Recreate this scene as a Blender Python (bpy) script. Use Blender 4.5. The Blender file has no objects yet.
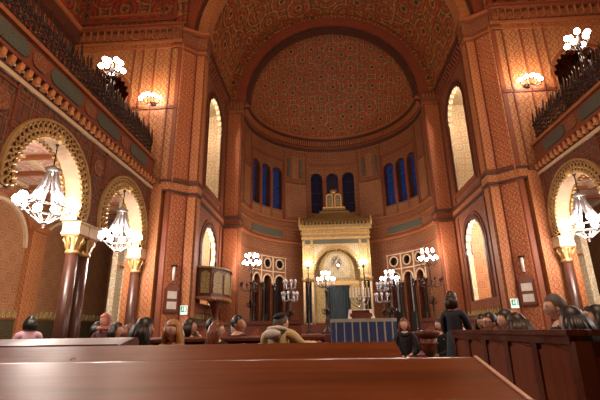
import bpy, bmesh, math, random
from mathutils import Vector, Matrix, Euler
random.seed(7)
PI = math.pi
sc = bpy.context.scene
COL = sc.collection

# ------------------------------------------------------------------ camera
cam_d = bpy.data.cameras.new('camera'); cam = bpy.data.objects.new('camera', cam_d); COL.objects.link(cam)
cam_d.sensor_width = 36.0; cam_d.lens = 411.5 / 600 * 36.0; cam_d.clip_start = 0.05; cam_d.clip_end = 200
F = Vector((-.053983, .951326, .303421)); R = Vector((.997949, .061872, -.016439)); U = Vector((.034412, -.301911, .952715))
m = Matrix((R, U, -F)).transposed().to_4x4(); m.translation = Vector((-.648, 0, 1.12))
cam.matrix_world = m
sc.camera = cam
# ------------------------------------------------------------------ world, exposure
w = bpy.data.worlds.new('world'); sc.world = w; w.use_nodes = True
w.node_tree.nodes['Background'].inputs[0].default_value = (.10, .14, .30, 1)
w.node_tree.nodes['Background'].inputs[1].default_value = .05
sc.view_settings.view_transform = 'Standard'; sc.view_settings.look = 'None'
sc.view_settings.exposure = 0.35; sc.view_settings.gamma = 1.0; sc.view_settings.use_curve_mapping = False
sc.cycles.max_bounces = 6; sc.cycles.diffuse_bounces = 4; sc.cycles.glossy_bounces = 3
sc.cycles.use_denoising = True; sc.cycles.sample_clamp_indirect = 4.0
sc.cycles.use_light_tree = True
# light powers (watts)
P_CHAND = 290; P_LAMP = 150; P_SCONCE = 110; P_ARK = 65; P_CAND = 60; P_ROOM = 420; P_CENTER = 2300
WARM = (1.0, .69, .45); WHITE = (1.0, .85, .74)

# ------------------------------------------------------------------ materials
def hx(h):
    h = h.lstrip('#'); c = [int(h[i:i+2], 16) / 255 for i in (0, 2, 4)]
    return tuple((x / 12.92 if x <= .04045 else ((x + .055) / 1.055) ** 2.4) for x in c) + (1,)
class NB:
    def __init__(s, name):
        s.m = bpy.data.materials.new(name); s.m.use_nodes = True; s.t = s.m.node_tree; s.n = s.t.nodes
        s.b = s.n['Principled BSDF']
    def add(s, typ, **kw):
        n = s.n.new(typ)
        for k, v in kw.items(): setattr(n, k, v)
        return n
    def link(s, a, b): s.t.links.new(a, b)
    def math(s, op, a, b=None, c=None):
        n = s.add('ShaderNodeMath', operation=op)
        for i, v in enumerate((a, b, c)):
            if v is None: continue
            if isinstance(v, (int, float)): n.inputs[i].default_value = v
            else: s.link(v, n.inputs[i])
        return n.outputs[0]
    def ramp(s, fac, stops, mode='LINEAR'):
        n = s.add('ShaderNodeValToRGB'); n.color_ramp.interpolation = mode; e = n.color_ramp.elements
        while len(e) < len(stops): e.new(.5)
        for el, (p, c) in zip(e, stops): el.position = p; el.color = hx(c) if isinstance(c, str) else c
        s.link(fac, n.inputs[0]); return n.outputs[0]
    def mix(s, f, a, b, mode='MIX'):
        n = s.add('ShaderNodeMix', data_type='RGBA', blend_type=mode)
        for i, v in ((0, f), (6, a), (7, b)):
            if isinstance(v, (int, float)): n.inputs[i].default_value = v
            elif isinstance(v, str): n.inputs[i].default_value = hx(v)
            elif isinstance(v, tuple): n.inputs[i].default_value = v
            else: s.link(v, n.inputs[i])
        return n.outputs[2]
def plain(name, col, rough=.5, metal=0, spec=.5, emit=None, es=0, bump=0):
    b = NB(name); b.b.inputs['Base Color'].default_value = hx(col) if isinstance(col, str) else col
    b.b.inputs['Roughness'].default_value = rough; b.b.inputs['Metallic'].default_value = metal
    b.b.inputs['Specular IOR Level'].default_value = spec
    tc = b.add('ShaderNodeTexCoord'); n = b.add('ShaderNodeTexNoise'); n.inputs['Scale'].default_value = 6; n.inputs['Detail'].default_value = 5
    b.link(tc.outputs['Object'], n.inputs['Vector'])
    c = b.mix(.28, col, b.ramp(n.outputs['Fac'], [(.3, (.25, .25, .25, 1)), (.7, (1, 1, 1, 1))]), 'MULTIPLY')
    b.link(c, b.b.inputs['Base Color'])
    if emit:
        b.b.inputs['Emission Color'].default_value = hx(emit) if isinstance(emit, str) else emit
        b.b.inputs['Emission Strength'].default_value = es
    return b.m
def painted(name, ground, motif, dark, light, scale=1.0, kind='rosette', rough=.6, fine=1.0, gold=None):
    """painted arabesque decoration in UV metres: a lattice of rosettes or vines over a filled ground"""
    b = NB(name); b.b.inputs['Roughness'].default_value = rough; b.b.inputs['Specular IOR Level'].default_value = .35
    def old(h):                      # aged, slightly olive pigments
        c = hx(h); return (c[0] * .90, c[1] * 1.06, c[2] * .92, 1)
    ground, motif, dark, light = old(ground), old(motif), old(dark), old(light)
    uv = b.add('ShaderNodeUVMap'); mp = b.add('ShaderNodeMapping'); b.link(uv.outputs[0], mp.inputs[0])
    mp.inputs['Scale'].default_value = (scale, scale, 1)
    rot = {'rosette': PI / 4, 'brick': 0, 'vine': 0, 'diaper': PI / 4}[kind]
    mp.inputs['Rotation'].default_value = (0, 0, rot)
    V = mp.outputs[0]
    # fine filling ornament
    vf = b.add('ShaderNodeTexVoronoi', voronoi_dimensions='2D', feature='F1'); vf.inputs['Scale'].default_value = 3.6 * fine; vf.inputs['Randomness'].default_value = .45
    b.link(V, vf.inputs['Vector'])
    mg = b.add('ShaderNodeTexMagic', turbulence_depth=3); mg.inputs['Scale'].default_value = 3.0 * fine; mg.inputs['Distortion'].default_value = 1.8
    b.link(V, mg.inputs['Vector'])
    K = lambda v: (v, v, v, 1)
    m_dark = b.ramp(mg.outputs['Fac'], [(.40, K(0)), (.46, K(1)), (.56, K(1)), (.62, K(0))])
    m_mot = b.ramp(vf.outputs['Distance'], [(.22, K(0)), (.27, K(1)), (.36, K(1)), (.42, K(0))])
    m_light = b.ramp(vf.outputs['Distance'], [(.08, K(1)), (.15, K(0))])
    def fill_over(c):
        c = b.mix(b.math('MULTIPLY', m_mot, .75), c, motif); c = b.mix(b.math('MULTIPLY', m_dark, .72), c, dark); return b.mix(b.math('MULTIPLY', m_light, .6), c, light)
    if kind in ('rosette', 'diaper'):
        v = b.add('ShaderNodeTexVoronoi', voronoi_dimensions='2D', feature='F1'); v.inputs['Scale'].default_value = 1.0; v.inputs['Randomness'].default_value = .28 if kind == 'rosette' else 0
        if kind == 'diaper': v.distance = 'MANHATTAN'
        b.link(V, v.inputs['Vector'])
        ring = b.ramp(v.outputs['Distance'], [(0, dark), (.10, dark), (.13, light), (.19, ground), (.24, ground), (.27, dark), (.31, ground), (.345, motif), (.40, motif), (.43, dark), (.47, ground), (.54, light), (.58, dark), (.64, ground)])
        c = fill_over(ring)
    elif kind == 'vine':
        sx = b.add('ShaderNodeSeparateXYZ'); b.link(V, sx.inputs[0])
        s1 = b.math('SINE', b.math('MULTIPLY', sx.outputs[1], 7.0))
        d = b.math('SUBTRACT', b.math('MULTIPLY', b.math('FRACT', b.math('MULTIPLY', sx.outputs[0], 1.6)), 2.0), 1.0)
        a1 = b.math('ABSOLUTE', b.math('SUBTRACT', d, b.math('MULTIPLY', s1, .55)))
        a2 = b.math('ABSOLUTE', b.math('ADD', d, b.math('MULTIPLY', s1, .55)))
        mn = b.math('MINIMUM', a1, a2)
        ring = b.ramp(mn, [(0, motif), (.12, motif), (.17, dark), (.24, light), (.34, ground), (.7, ground), (.9, motif)])
        c = fill_over(ring)
    else:
        br = b.add('ShaderNodeTexBrick'); br.inputs['Scale'].default_value = 1.0
        br.inputs['Brick Width'].default_value = .42; br.inputs['Row Height'].default_value = .13; br.inputs['Mortar Size'].default_value = .014
        br.inputs['Color1'].default_value = ground; br.inputs['Color2'].default_value = motif; br.inputs['Mortar'].default_value = dark
        b.link(V, br.inputs['Vector'])
        c = fill_over(br.outputs['Color'])
    ns = b.add('ShaderNodeTexNoise'); ns.inputs['Scale'].default_value = .9; ns.inputs['Detail'].default_value = 6
    b.link(uv.outputs[0], ns.inputs['Vector'])
    c = b.mix(.35, c, b.ramp(ns.outputs['Fac'], [(.3, (.45, .42, .4, 1)), (.7, (1, 1, 1, 1))]), 'MULTIPLY')
    b.link(c, b.b.inputs['Base Color'])
    bp = b.add('ShaderNodeBump'); bp.inputs['Strength'].default_value = .12; bp.inputs['Distance'].default_value = .02
    b.link(vf.outputs['Distance'], bp.inputs['Height']); b.link(bp.outputs[0], b.b.inputs['Normal'])
    return b.m
def wood(name, c1, c2, rough=.32, axis=0, scale=1.0):
    b = NB(name); tc = b.add('ShaderNodeTexCoord'); mp = b.add('ShaderNodeMapping'); b.link(tc.outputs['Object'], mp.inputs[0])
    s = [9 * scale, 9 * scale, 9 * scale]; s[axis] = .6 * scale; mp.inputs['Scale'].default_value = s
    n = b.add('ShaderNodeTexNoise'); n.inputs['Scale'].default_value = 1.6; n.inputs['Detail'].default_value = 8; n.inputs['Distortion'].default_value = .6
    b.link(mp.outputs[0], n.inputs['Vector'])
    n2 = b.add('ShaderNodeTexNoise'); n2.inputs['Scale'].default_value = 2.0; n2.inputs['Detail'].default_value = 3; b.link(tc.outputs['Object'], n2.inputs['Vector'])
    c = b.ramp(n.outputs['Fac'], [(.32, c1), (.5, c2), (.68, c1)])
    c = b.mix(.35, c, b.ramp(n2.outputs['Fac'], [(.3, (.5, .45, .42, 1)), (.7, (1, 1, 1, 1))]), 'MULTIPLY')
    b.link(c, b.b.inputs['Base Color']); b.b.inputs['Specular IOR Level'].default_value = .32
    rr = b.ramp(n2.outputs['Fac'], [(.35, (rough * .8,) * 3 + (1,)), (.65, (rough * 1.3,) * 3 + (1,))]); b.link(rr, b.b.inputs['Roughness'])
    bp = b.add('ShaderNodeBump'); bp.inputs['Strength'].default_value = .06; b.link(n.outputs['Fac'], bp.inputs['Height']); b.link(bp.outputs[0], b.b.inputs['Normal'])
    return b.m
def bulbmat(name, col, s):
    b = NB(name); e = b.add('ShaderNodeEmission'); e.inputs[0].default_value = col + (1,); e.inputs[1].default_value = s
    b.link(e.outputs[0], b.n['Material Output'].inputs[0]); return b.m
M = {}
M['nave'] = painted('nave wall painted brown', '#6a3c2c', '#8f3f28', '#261b1a', '#8a6448', 1.3, 'diaper', fine=1.1)
M['pier'] = painted('pier painted red panel', '#b0683e', '#b83c20', '#2a3e42', '#d69a60', 2.1, 'vine', fine=.75)
M['pier_b'] = painted('pier narrow strip', '#bc7442', '#b8482a', '#5a5046', '#d89c64', 2.2, 'vine', fine=1.0)
M['trimc'] = plain('moulding tan', '#9a5a34', .5)
M['trimd'] = plain('moulding dark brown', '#4a2618', .5)
M['trimr'] = painted('moulding red brown', '#82402a', '#8c3824', '#4a2a20', '#965a3a', 2.6, 'vine', fine=1.2)
M['chancel'] = painted('chancel wall painted', '#8a4c34', '#983822', '#2c2624', '#a87450', 1.8, 'diaper', fine=.9)
M['vault'] = painted('vault painted red', '#98502a', '#b04420', '#22342e', '#c08844', .85, 'rosette', fine=.75)
M['arch'] = painted('archivolt painted', '#84402c', '#a82a18', '#22262a', '#a0703c', 2.0, 'vine', fine=1.0)
M['conch'] = painted('semi dome rosettes', '#985a38', '#b84422', '#28342c', '#b08650', 1.12, 'rosette', fine=.9)
M['apse'] = painted('apse painted brick', '#94583a', '#94492c', '#4a3a2e', '#b08458', 1.0, 'brick', fine=1.4)
M['apse_hi'] = painted('apse panel', '#9a5c3c', '#a65236', '#54423a', '#bb8a5c', 1.9, 'diaper', fine=1.2)
M['tymp'] = painted('gallery lunette', '#8a4228', '#a8301a', '#1c2c30', '#a87848', .8, 'rosette', fine=.8)
M['galwall'] = painted('gallery end wall', '#b07248', '#a8452c', '#5d5748', '#cb9a66', 1.5, 'vine', fine=1.0)
M['aisle'] = painted('aisle wall', '#ad6f4c', '#a85a3e', '#6b4a3c', '#c28e66', 2.2, 'diaper', fine=1.4)
M['aisleceil'] = painted('aisle ceiling pink', '#ecb49c', '#d88478', '#9f8c98', '#f0c8ae', 1.3, 'rosette', fine=1.0)
M['niche'] = painted('bright niche', '#dcc0ac', '#cfa890', '#b09080', '#ecdccc', 2.0, 'rosette', fine=1.0)
M['dado'] = painted('dado dark', '#5a4430', '#3e3a2c', '#241c18', '#8a7048', 4.0, 'diaper', fine=1.0)
M['cart'] = painted('teal cartouche', '#54504c', '#605850', '#33322f', '#7c6a54', 3.2, 'diaper', fine=1.5)
M['medal'] = painted('red medallion', '#8c4a2e', '#a0402a', '#3a3a30', '#b07a44', 3.0, 'rosette', fine=1.2)
M['corbel'] = plain('gilded orange corbel', '#c8804c', .45, .2)
M['gold'] = plain('gilded plaster', '#bc9660', .42, .45)
M['goldp'] = painted('gilded ornament', '#bc9460', '#a07848', '#5c4028', '#dcc090', 3.2, 'rosette', .45)
M['roofm'] = painted('ark roof brown gilt', '#8c6844', '#7a5434', '#4c3824', '#a88454', 5.0, 'diaper', .5)
M['goldlt'] = painted('ark pale inlay', '#c4a88c', '#a88874', '#6c5450', '#e0c8a8', 2.6, 'diaper', .45)
M['stone'] = plain('cream stone', '#cdb08c', .5)
M['cream'] = plain('cream intrados', '#a88a6c', .6)
M['marble'] = plain('brown marble', '#4c2e24', .3)
M['marble2'] = plain('dark marble', '#33221f', .2)
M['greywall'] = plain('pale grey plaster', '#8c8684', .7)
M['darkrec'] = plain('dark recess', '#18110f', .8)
M['iron'] = plain('dark bronze ironwork', '#33241c', .35, .5)
M['bronze'] = plain('dark brown bronze', '#3a2318', .4, .5)
M['silver'] = plain('silvered metal', '#86807c', .35, .7)
M['crystal'] = plain('glass lustre', '#a8a4a8', .2, .1)
M['redwood'] = wood('red brown carved wood', '#4a2014', '#63301c', .4, 2)
M['deskl'] = wood('varnished reading desk wood', '#58290f', '#703a1a', .33, 0)
M['pewwood'] = wood('pew wood', '#4a200e', '#622e17', .45, 0)
M['boxwood'] = wood('box pew wood', '#66301a', '#7c3e22', .35, 2)
M['boxdark'] = wood('box pew rails', '#4a2012', '#5c2c18', .32, 2)
M['pinstripe'] = plain('pale desk edge', '#c9a58e', .3)
M['floor'] = painted('marble floor', '#6e5a4c', '#58463c', '#3c302a', '#8a7866', 1.6, 'diaper', .25)
M['chfloor'] = plain('chancel carpet red', '#5a2018', .8)
M['bulb'] = bulbmat('lit globe bulb', (1.0, .90, .84), 26)
M['bulbw'] = bulbmat('lit warm bulb', (1.0, .86, .70), 24)
M['vel_blue'] = plain('blue velvet', '#1c2a52', .8)
M['vel_navy'] = plain('navy cloth', '#141c38', .8)
M['cloth_grey'] = plain('grey fringe cloth', '#8c8478', .8)
M['teal'] = plain('dark teal curtain', '#26343a', .7)
M['white'] = plain('white cloth', '#d9d0c6', .7)
M['paper'] = plain('white paper', '#d8d2c8', .6)
M['brass'] = plain('brass', '#a87838', .3, .9)
M['signg'] = plain('green sign', '#18936a', .5, emit='#18936a', es=.35)
M['signw'] = plain('white pictogram', '#e8f4ee', .5, emit='#e8f4ee', es=.45)
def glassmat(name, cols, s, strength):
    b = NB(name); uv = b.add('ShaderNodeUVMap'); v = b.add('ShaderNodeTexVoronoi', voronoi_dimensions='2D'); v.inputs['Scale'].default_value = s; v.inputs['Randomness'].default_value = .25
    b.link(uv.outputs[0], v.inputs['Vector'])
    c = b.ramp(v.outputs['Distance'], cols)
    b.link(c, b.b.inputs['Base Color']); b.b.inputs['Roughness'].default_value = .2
    b.link(c, b.b.inputs['Emission Color']); b.b.inputs['Emission Strength'].default_value = strength  # faint emission stands in for dusk light through the glass
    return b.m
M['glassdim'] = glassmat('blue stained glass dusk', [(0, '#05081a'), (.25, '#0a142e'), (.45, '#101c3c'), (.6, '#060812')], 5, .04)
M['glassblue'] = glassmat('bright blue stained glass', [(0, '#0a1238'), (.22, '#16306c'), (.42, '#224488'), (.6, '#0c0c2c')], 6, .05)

# ------------------------------------------------------------------ mesh builder
class MB:
    def __init__(s): s.v = []; s.f = []; s.mi = []; s.sm = []; s.mats = []
    def mat(s, m):
        if m not in s.mats: s.mats.append(m)
        return s.mats.index(m)
    def face(s, idx, k, smooth=False): s.f.append(idx); s.mi.append(k); s.sm.append(smooth)
    def box(s, x0, x1, y0, y1, z0, z1, m):
        k = s.mat(m); b = len(s.v); x0, x1 = min(x0, x1), max(x0, x1); y0, y1 = min(y0, y1), max(y0, y1)
        for z in (z0, z1):
            s.v += [(x0, y0, z), (x1, y0, z), (x1, y1, z), (x0, y1, z)]
        for q in ((3, 2, 1, 0), (4, 5, 6, 7), (0, 1, 5, 4), (1, 2, 6, 5), (2, 3, 7, 6), (3, 0, 4, 7)): s.face([b + i for i in q], k)
        return s
    def prism(s, pts, d, m, smooth=False):
        """closed outline pts (3D) extruded by vector d"""
        k = s.mat(m); b = len(s.v); n = len(pts); d = Vector(d)
        P = [Vector(p) for p in pts]
        nn = Vector((0, 0, 0))
        for i in range(n): nn += P[i].cross(P[(i + 1) % n])
        if nn.dot(d) > 0: P = P[::-1]
        s.v += [tuple(p) for p in P] + [tuple(p + d) for p in P]
        s.face(list(range(b, b + n)), k); s.face(list(range(b + 2 * n - 1, b + n - 1, -1)), k)
        for i in range(n):
            j = (i + 1) % n; s.face([b + i, b + n + i, b + n + j, b + j], k, smooth)
        return s
    def lathe(s, prof, m, o=(0, 0, 0), seg=16, smooth=True, axis=None):
        k = s.mat(m); b = len(s.v); n = len(prof)
        q = Vector((0, 0, 1)).rotation_difference(Vector(axis).normalized()) if axis else None
        for i in range(seg):
            a = 2 * PI * i / seg
            for r, z in prof:
                p = Vector((r * math.cos(a), r * math.sin(a), z))
                if q: p = q @ p
                s.v.append(tuple(p + Vector(o)))
        for i in range(seg):
            j = (i + 1) % seg
            for t in range(n - 1): s.face([b + i * n + t, b + j * n + t, b + j * n + t + 1, b + i * n + t + 1], k, smooth)
        if prof[0][0] > 1e-4: s.face([b + i * n for i in range(seg)][::-1], k)
        if prof[-1][0] > 1e-4: s.face([b + i * n + n - 1 for i in range(seg)], k)
        return s
    def sphere(s, c, r, m, seg=10, rings=7, sc_=(1, 1, 1)):
        k = s.mat(m); b = len(s.v)
        s.v.append((c[0], c[1], c[2] - r * sc_[2]))
        for j in range(1, rings):
            ph = PI * j / rings
            for i in range(seg):
                a = 2 * PI * i / seg
                s.v.append((c[0] + r * sc_[0] * math.sin(ph) * math.cos(a), c[1] + r * sc_[1] * math.sin(ph) * math.sin(a), c[2] - r * sc_[2] * math.cos(ph)))
        s.v.append((c[0], c[1], c[2] + r * sc_[2])); t = len(s.v) - 1
        for i in range(seg):
            j = (i + 1) % seg
            s.face([b, b + 1 + j, b + 1 + i], k, True)
            for q in range(rings - 2): s.face([b + 1 + q * seg + i, b + 1 + q * seg + j, b + 1 + (q + 1) * seg + j, b + 1 + (q + 1) * seg + i], k, True)
            s.face([t, b + 1 + (rings - 2) * seg + i, b + 1 + (rings - 2) * seg + j], k, True)
        return s
    def tube(s, pts, r, m, seg=6, closed=False):
        k = s.mat(m); P = [Vector(p) for p in pts]; n = len(P); b = len(s.v)
        rr = r if isinstance(r, (list, tuple)) else [r] * n
        up = None
        for i, p in enumerate(P):
            if closed: t = (P[(i + 1) % n] - P[i - 1])
            else: t = P[min(i + 1, n - 1)] - P[max(i - 1, 0)]
            if t.length < 1e-9: t = Vector((0, 0, 1))
            t.normalize()
            if up is None:
                up = Vector((0, 0, 1)) if abs(t.z) < .9 else Vector((1, 0, 0))
            x = up.cross(t)
            if x.length < 1e-6: x = Vector((1, 0, 0)).cross(t)
            x.normalize(); y = t.cross(x); up = y
            for j in range(seg):
                a = 2 * PI * j / seg; s.v.append(tuple(p + (x * math.cos(a) + y * math.sin(a)) * rr[i]))
        for i in range(n if closed else n - 1):
            i2 = (i + 1) % n
            for j in range(seg):
                j2 = (j + 1) % seg; s.face([b + i * seg + j, b + i * seg + j2, b + i2 * seg + j2, b + i2 * seg + j], k, True)
        if not closed:
            s.face([b + j for j in range(seg)][::-1], k); s.face([b + (n - 1) * seg + j for j in range(seg)], k)
        return s
    def grid(s, fn, nu, nv, m, smooth=True, flip=False):
        k = s.mat(m); b = len(s.v)
        for i in range(nu + 1):
            for j in range(nv + 1): s.v.append(tuple(fn(i / nu, j / nv)))
        for i in range(nu):
            for j in range(nv):
                q = [b + i * (nv + 1) + j, b + (i + 1) * (nv + 1) + j, b + (i + 1) * (nv + 1) + j + 1, b + i * (nv + 1) + j + 1]
                s.face(q[::-1] if flip else q, k, smooth)
        return s
    def mesh(s, name):
        me = bpy.data.meshes.new(name); me.from_pydata(s.v, [], s.f)
        for mt in s.mats: me.materials.append(mt)
        me.polygons.foreach_set('material_index', s.mi); me.polygons.foreach_set('use_smooth', s.sm)
        uvs(me); me.update(); return me
    def build(s, name, parent=None, loc=None, cuts=None, uv=None):
        me = s.mesh(name)
        o = bpy.data.objects.new(name, me); COL.objects.link(o)
        if cuts: cut(o, cuts)
        if uv: uvs(o.data, uv)
        if loc: o.location = loc
        if parent: o.parent = parent
        return o
def uvs(me, fn=None):
    if not me.uv_layers: me.uv_layers.new(name='UVMap')
    L = me.uv_layers[0].data; vs = me.vertices
    for p in me.polygons:
        n = p.normal
        if fn:
            for li in p.loop_indices: L[li].uv = fn(vs[me.loops[li].vertex_index].co)
            continue
        if abs(n.z) > .8:
            for li in p.loop_indices:
                c = vs[me.loops[li].vertex_index].co; L[li].uv = (c.x, c.y)
        else:
            t = Vector((-n.y, n.x, 0)).normalized() if abs(n.z) < .9999 else Vector((1, 0, 0))
            for li in p.loop_indices:
                c = vs[me.loops[li].vertex_index].co; L[li].uv = (c.dot(t), c.z / max(.3, math.sqrt(max(0, 1 - n.z ** 2))))
def cut(o, cutters):
    tmp = []
    for c in cutters:
        me = c.mesh('cutter'); ob = bpy.data.objects.new('cutter', me); COL.objects.link(ob); tmp.append(ob)
        md = o.modifiers.new('b', 'BOOLEAN'); md.operation = 'DIFFERENCE'; md.object = ob; md.solver = 'EXACT'; md.material_mode = 'TRANSFER'
    bpy.context.view_layer.update()
    dg = bpy.context.evaluated_depsgraph_get()
    me = bpy.data.meshes.new_from_object(o.evaluated_get(dg)); o.modifiers.clear(); o.data = me
    for t in tmp: bpy.data.objects.remove(t)
    uvs(me)
def S(o): o['kind'] = 'structure'; return o
def tag(o, label, cat, group=None):
    o['label'] = label; o['category'] = cat
    if group: o['group'] = group
    return o
def thing(name, loc, label, cat, rz=0, group=None):
    o = bpy.data.objects.new(name, None); COL.objects.link(o); o.location = loc; o.rotation_euler = (0, 0, rz); o.empty_display_size = .2
    return tag(o, label, cat, group)
def copy_tree(o, parent=None):
    c = o.copy(); COL.objects.link(c)
    if parent: c.parent = parent
    for ch in list(o.children): copy_tree(ch, c)
    return c
def light(name, loc, power, col, r=.15, parent=None):
    d = bpy.data.lights.new(name, 'POINT'); d.energy = power; d.color = col; d.shadow_soft_size = r
    o = bpy.data.objects.new(name, d); COL.objects.link(o); o.location = loc
    if parent: o.parent = parent
    return o
def arch_outline(cy, zb, zc, r, n=24, point=0.0, scal=0, sd=0.0, low=None):
    """2D outline (u, z): legs from zb up to the circle, then over the crown; low = lowest angle below the centre"""
    pts = []
    a0 = -math.radians(low or 0)
    us = [a0 + (PI - 2 * a0) * i / n for i in range(n + 1)]
    N = n if not scal else scal * 4
    us = [a0 + (PI - 2 * a0) * i / N for i in range(N + 1)]
    for a in us:
        rr = r
        if scal: rr = r - sd * (1 - abs(math.sin((a - a0) / (PI - 2 * a0) * PI * scal)))
        z = zc + rr * math.sin(a) * (1 + point * max(0, math.sin(a)) ** 3)
        pts.append((cy + rr * math.cos(a), z))
    x0 = pts[0][0]; x1 = pts[-1][0]
    return [(x1, zb)] * (1) + [] if False else ([(x0, zb)] + pts + [(x1, zb)])

# ================================================================== STRUCTURE
W = 6.7
# ---- floors
S(MB().box(-10.8, 10.8, -4.2, 24.5, -.2, 0, M['floor']).build('floor'))
f = MB(); f.box(-5.2, 5.2, 14.7, 24.3, .001, 1.0, M['chfloor']); S(f.build('floor_chancel'))

# ---- nave arcade walls with two storeys
def xz(sd, x, pts): return [(sd * x, p[0], p[1]) for p in pts]
ARC = [-2.26, 1.26, 4.78, 8.3, 11.82]
for sd, nm in ((-1, 'left'), (1, 'right')):
    wl = MB(); wl.box(sd * W, sd * 7.12, -4.2, 13.5, 3.82, 6.05, M['nave'])
    cs = []
    for c in ARC:
        pts = arch_outline(c, 3.5, 4.28, 1.3, 28)
        a = math.asin(.36 / 1.20)
        pts = [(c + 1.20 * math.cos(t), 4.27 + 1.20 * math.sin(t)) for t in [-a + (PI + 2 * a) * i / 30 for i in range(31)]]
        pts = [(pts[0][0], 3.5)] + pts + [(pts[-1][0], 3.5)]
        cb = MB(); cb.prism([(sd * 6.4, p[0], p[1]) for p in pts], (sd * 1.3, 0, 0), M['cream']); cs.append(cb)
    S(wl.build('wall_' + nm, cuts=cs))
    # archivolts: bands, gilded link chains and hanging cusps, front and back
    for c in ARC[2:]:
        t = MB(); a = math.asin(.36 / 1.20)
        A = [-a + (PI + 2 * a) * i / 36 for i in range(37)]
        def ringband(r0, r1, x0, x1, m, s1=1.0):
            k = t.mat(m); b = len(t.v)
            for q in A:
                for rr, x in ((r0, x0), (r1, x0), (r1, x1), (r0, x1)):
                    t.v.append((sd * x, c + rr * math.cos(q), max(3.84, 4.27 + rr * math.sin(q) * s1)))
            for i in range(len(A) - 1):
                for j in range(4):
                    j2 = (j + 1) % 4; t.face([b + i * 4 + j, b + i * 4 + j2, b + i * 4 + 4 + j2, b + i * 4 + 4 + j], k, False)
        ringband(1.45, 1.51, W - .08, W + .01, M['gold'])
        ringband(1.42, 1.45, W - .05, W + .01, M['trimd'])
        ringband(1.18, 1.43, W - .03, W + .01, M['trimd'])
        for x, side in ((W - .05, -1), (7.15, 1)):
            L = (PI + 2 * a) * 1.28; n = int(L / .15)
            for i in range(n):
                q = -a + (PI + 2 * a) * (i + .5) / n
                for rr, rad, th in ((1.36, .07, .025), (1.22, .065, .028)):
                    o = (sd * x, c + rr * math.cos(q), 4.27 + rr * math.sin(q))
                    ring = [(o[0] + sd * .02 * math.sin(2 * e), o[1] + rad * math.cos(e), o[2] + rad * math.sin(e) * 1.05) for e in [2 * PI * z / 8 for z in range(8)]]
                    t.tube(ring, th, M['gold'], 4, closed=True)
                if i % 1 == 0:
                    rr = 1.12; t.sphere((sd * x, c + rr * math.cos(q + .03), 4.27 + rr * math.sin(q + .03)), .042, M['gold'], 6, 4)
        t.lathe([(.0, -.1), (.1, -.06), (.13, 0), (.1, .06), (0, .1)], M['gold'], (sd * (W - .06), c, 4.27 + 1.18), 10, axis=(1, 0, 0))
        S(t.build('trim_arcade_arch'))
    # panels with roundels in the spandrels
    for c in ARC[2:]:
        t = MB(); y = c + 1.75
        for dy in (-.0,):
            t.lathe([(.0, .0), (.16, .01), (.2, .05), (.23, .03), (.24, 0)], M['medal'], (sd * W, y, 5.45), 20, axis=(-sd, 0, 0))
        for dy in (-.34, .34): t.box(sd * (W - .035), sd * W, y + dy - .02, y + dy + .02, 5.0, 6.05, M['trimr'])
        t.box(sd * (W - .03), sd * W, y - .34, y + .34, 5.86, 5.9, M['trimr'])
        S(t.build('trim_spandrel'))
    # cornice with gilded corbels
    t = MB(); t.box(sd * (W - .06), sd * 7.3, -4.2, 13.45, 6.0, 6.1, M['stone']); t.box(sd * (W - .07), sd * 7.3, -4.2, 13.45, 6.1, 6.14, M['trimd'])
    t.box(sd * (W - .02), sd * 7.3, -4.2, 13.45, 6.14, 6.38, M['darkrec']); t.box(sd * (W - .16), sd * 7.3, -4.2, 13.45, 6.36, 6.41, M['trimr'])
    y = 5.2
    while y < 13.3:
        t.prism([(sd * (W - .02), y, 6.14), (sd * (W - .09), y, 6.17), (sd * (W - .13), y, 6.26), (sd * (W - .14), y, 6.36), (sd * (W - .02), y, 6.36)], (0, .11, 0), M['corbel'])
        t.sphere((sd * (W - .11), y + .055, 6.22), .045, M['corbel'], 6, 4); t.sphere((sd * (W - .06), y + .175, 6.24), .03, M['stone'], 5, 4)
        y += .245
    S(t.build('trim_cornice'))
    # gallery parapet with cartouches
    t = MB(); t.box(sd * (W - .02), sd * (W + .22), -4.2, 13.45, 6.41, 7.06, M['trimr'])
    t.box(sd * (W - .10), sd * (W + .26), -4.2, 13.45, 7.05, 7.15, M['trimc']); t.box(sd * (W - .05), sd * (W + .2), -4.2, 13.45, 6.41, 6.49, M['trimc'])
    y = 5.0; kk = 0
    while y < 13.2:
        L = .62 if kk % 2 == 0 else 1.35
        if y + L > 13.4: break
        e = .19
        pts = [(y + .05 + e - e * math.sin(q), 6.77 - e * math.cos(q)) for q in [PI * i / 8 for i in range(9)]]
        pts += [(y + L - .05 - e + e * math.sin(q), 6.77 + e * math.cos(q)) for q in [PI * i / 8 for i in range(9)]]
        t.prism([(sd * (W - .05), p[0], p[1]) for p in pts], (sd * .06, 0, 0), M['medal'] if kk % 2 == 0 else M['cart'])
        y += L; kk += 1
    S(t.build('trim_gallery_parapet'))
    # gallery floor / aisle ceiling with beams
    t = MB(); t.box(sd * 7.0, sd * 10.7, -4.2, 18.6, 5.9, 6.1, M['aisleceil'])
    S(t.build('ceiling_aisle_' + nm))
    t = MB()
    for c in ARC + [15.1]:
        for d in (-1.75, -.6, .6): t.box(sd * 7.13, sd * 10.6, c + d - .06, c + d + .06, 5.78, 5.9, M['trimc'])
    for x in (7.5, 8.8, 10.4): t.box(sd * x, sd * (x + .14), -4, 18.5, 5.8, 5.89, M['stone'])
    S(t.build('trim_aisle_ceiling'))
    # outer wall, pilasters, dado, wall arches
    t = MB(); t.box(sd * 10.6, sd * 10.9, -4.2, 18.6, 0, 6.0, M['aisle']); t.box(sd * 10.6, sd * 10.9, -4.2, 14, 6.0, 19, M['tymp']); t.box(sd * 10.6, sd * 10.9, 13.9, 18.6, 6.0, 12.5, M['vault'])
    S(t.build('wall_outer_' + nm))
    t = MB()
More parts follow.
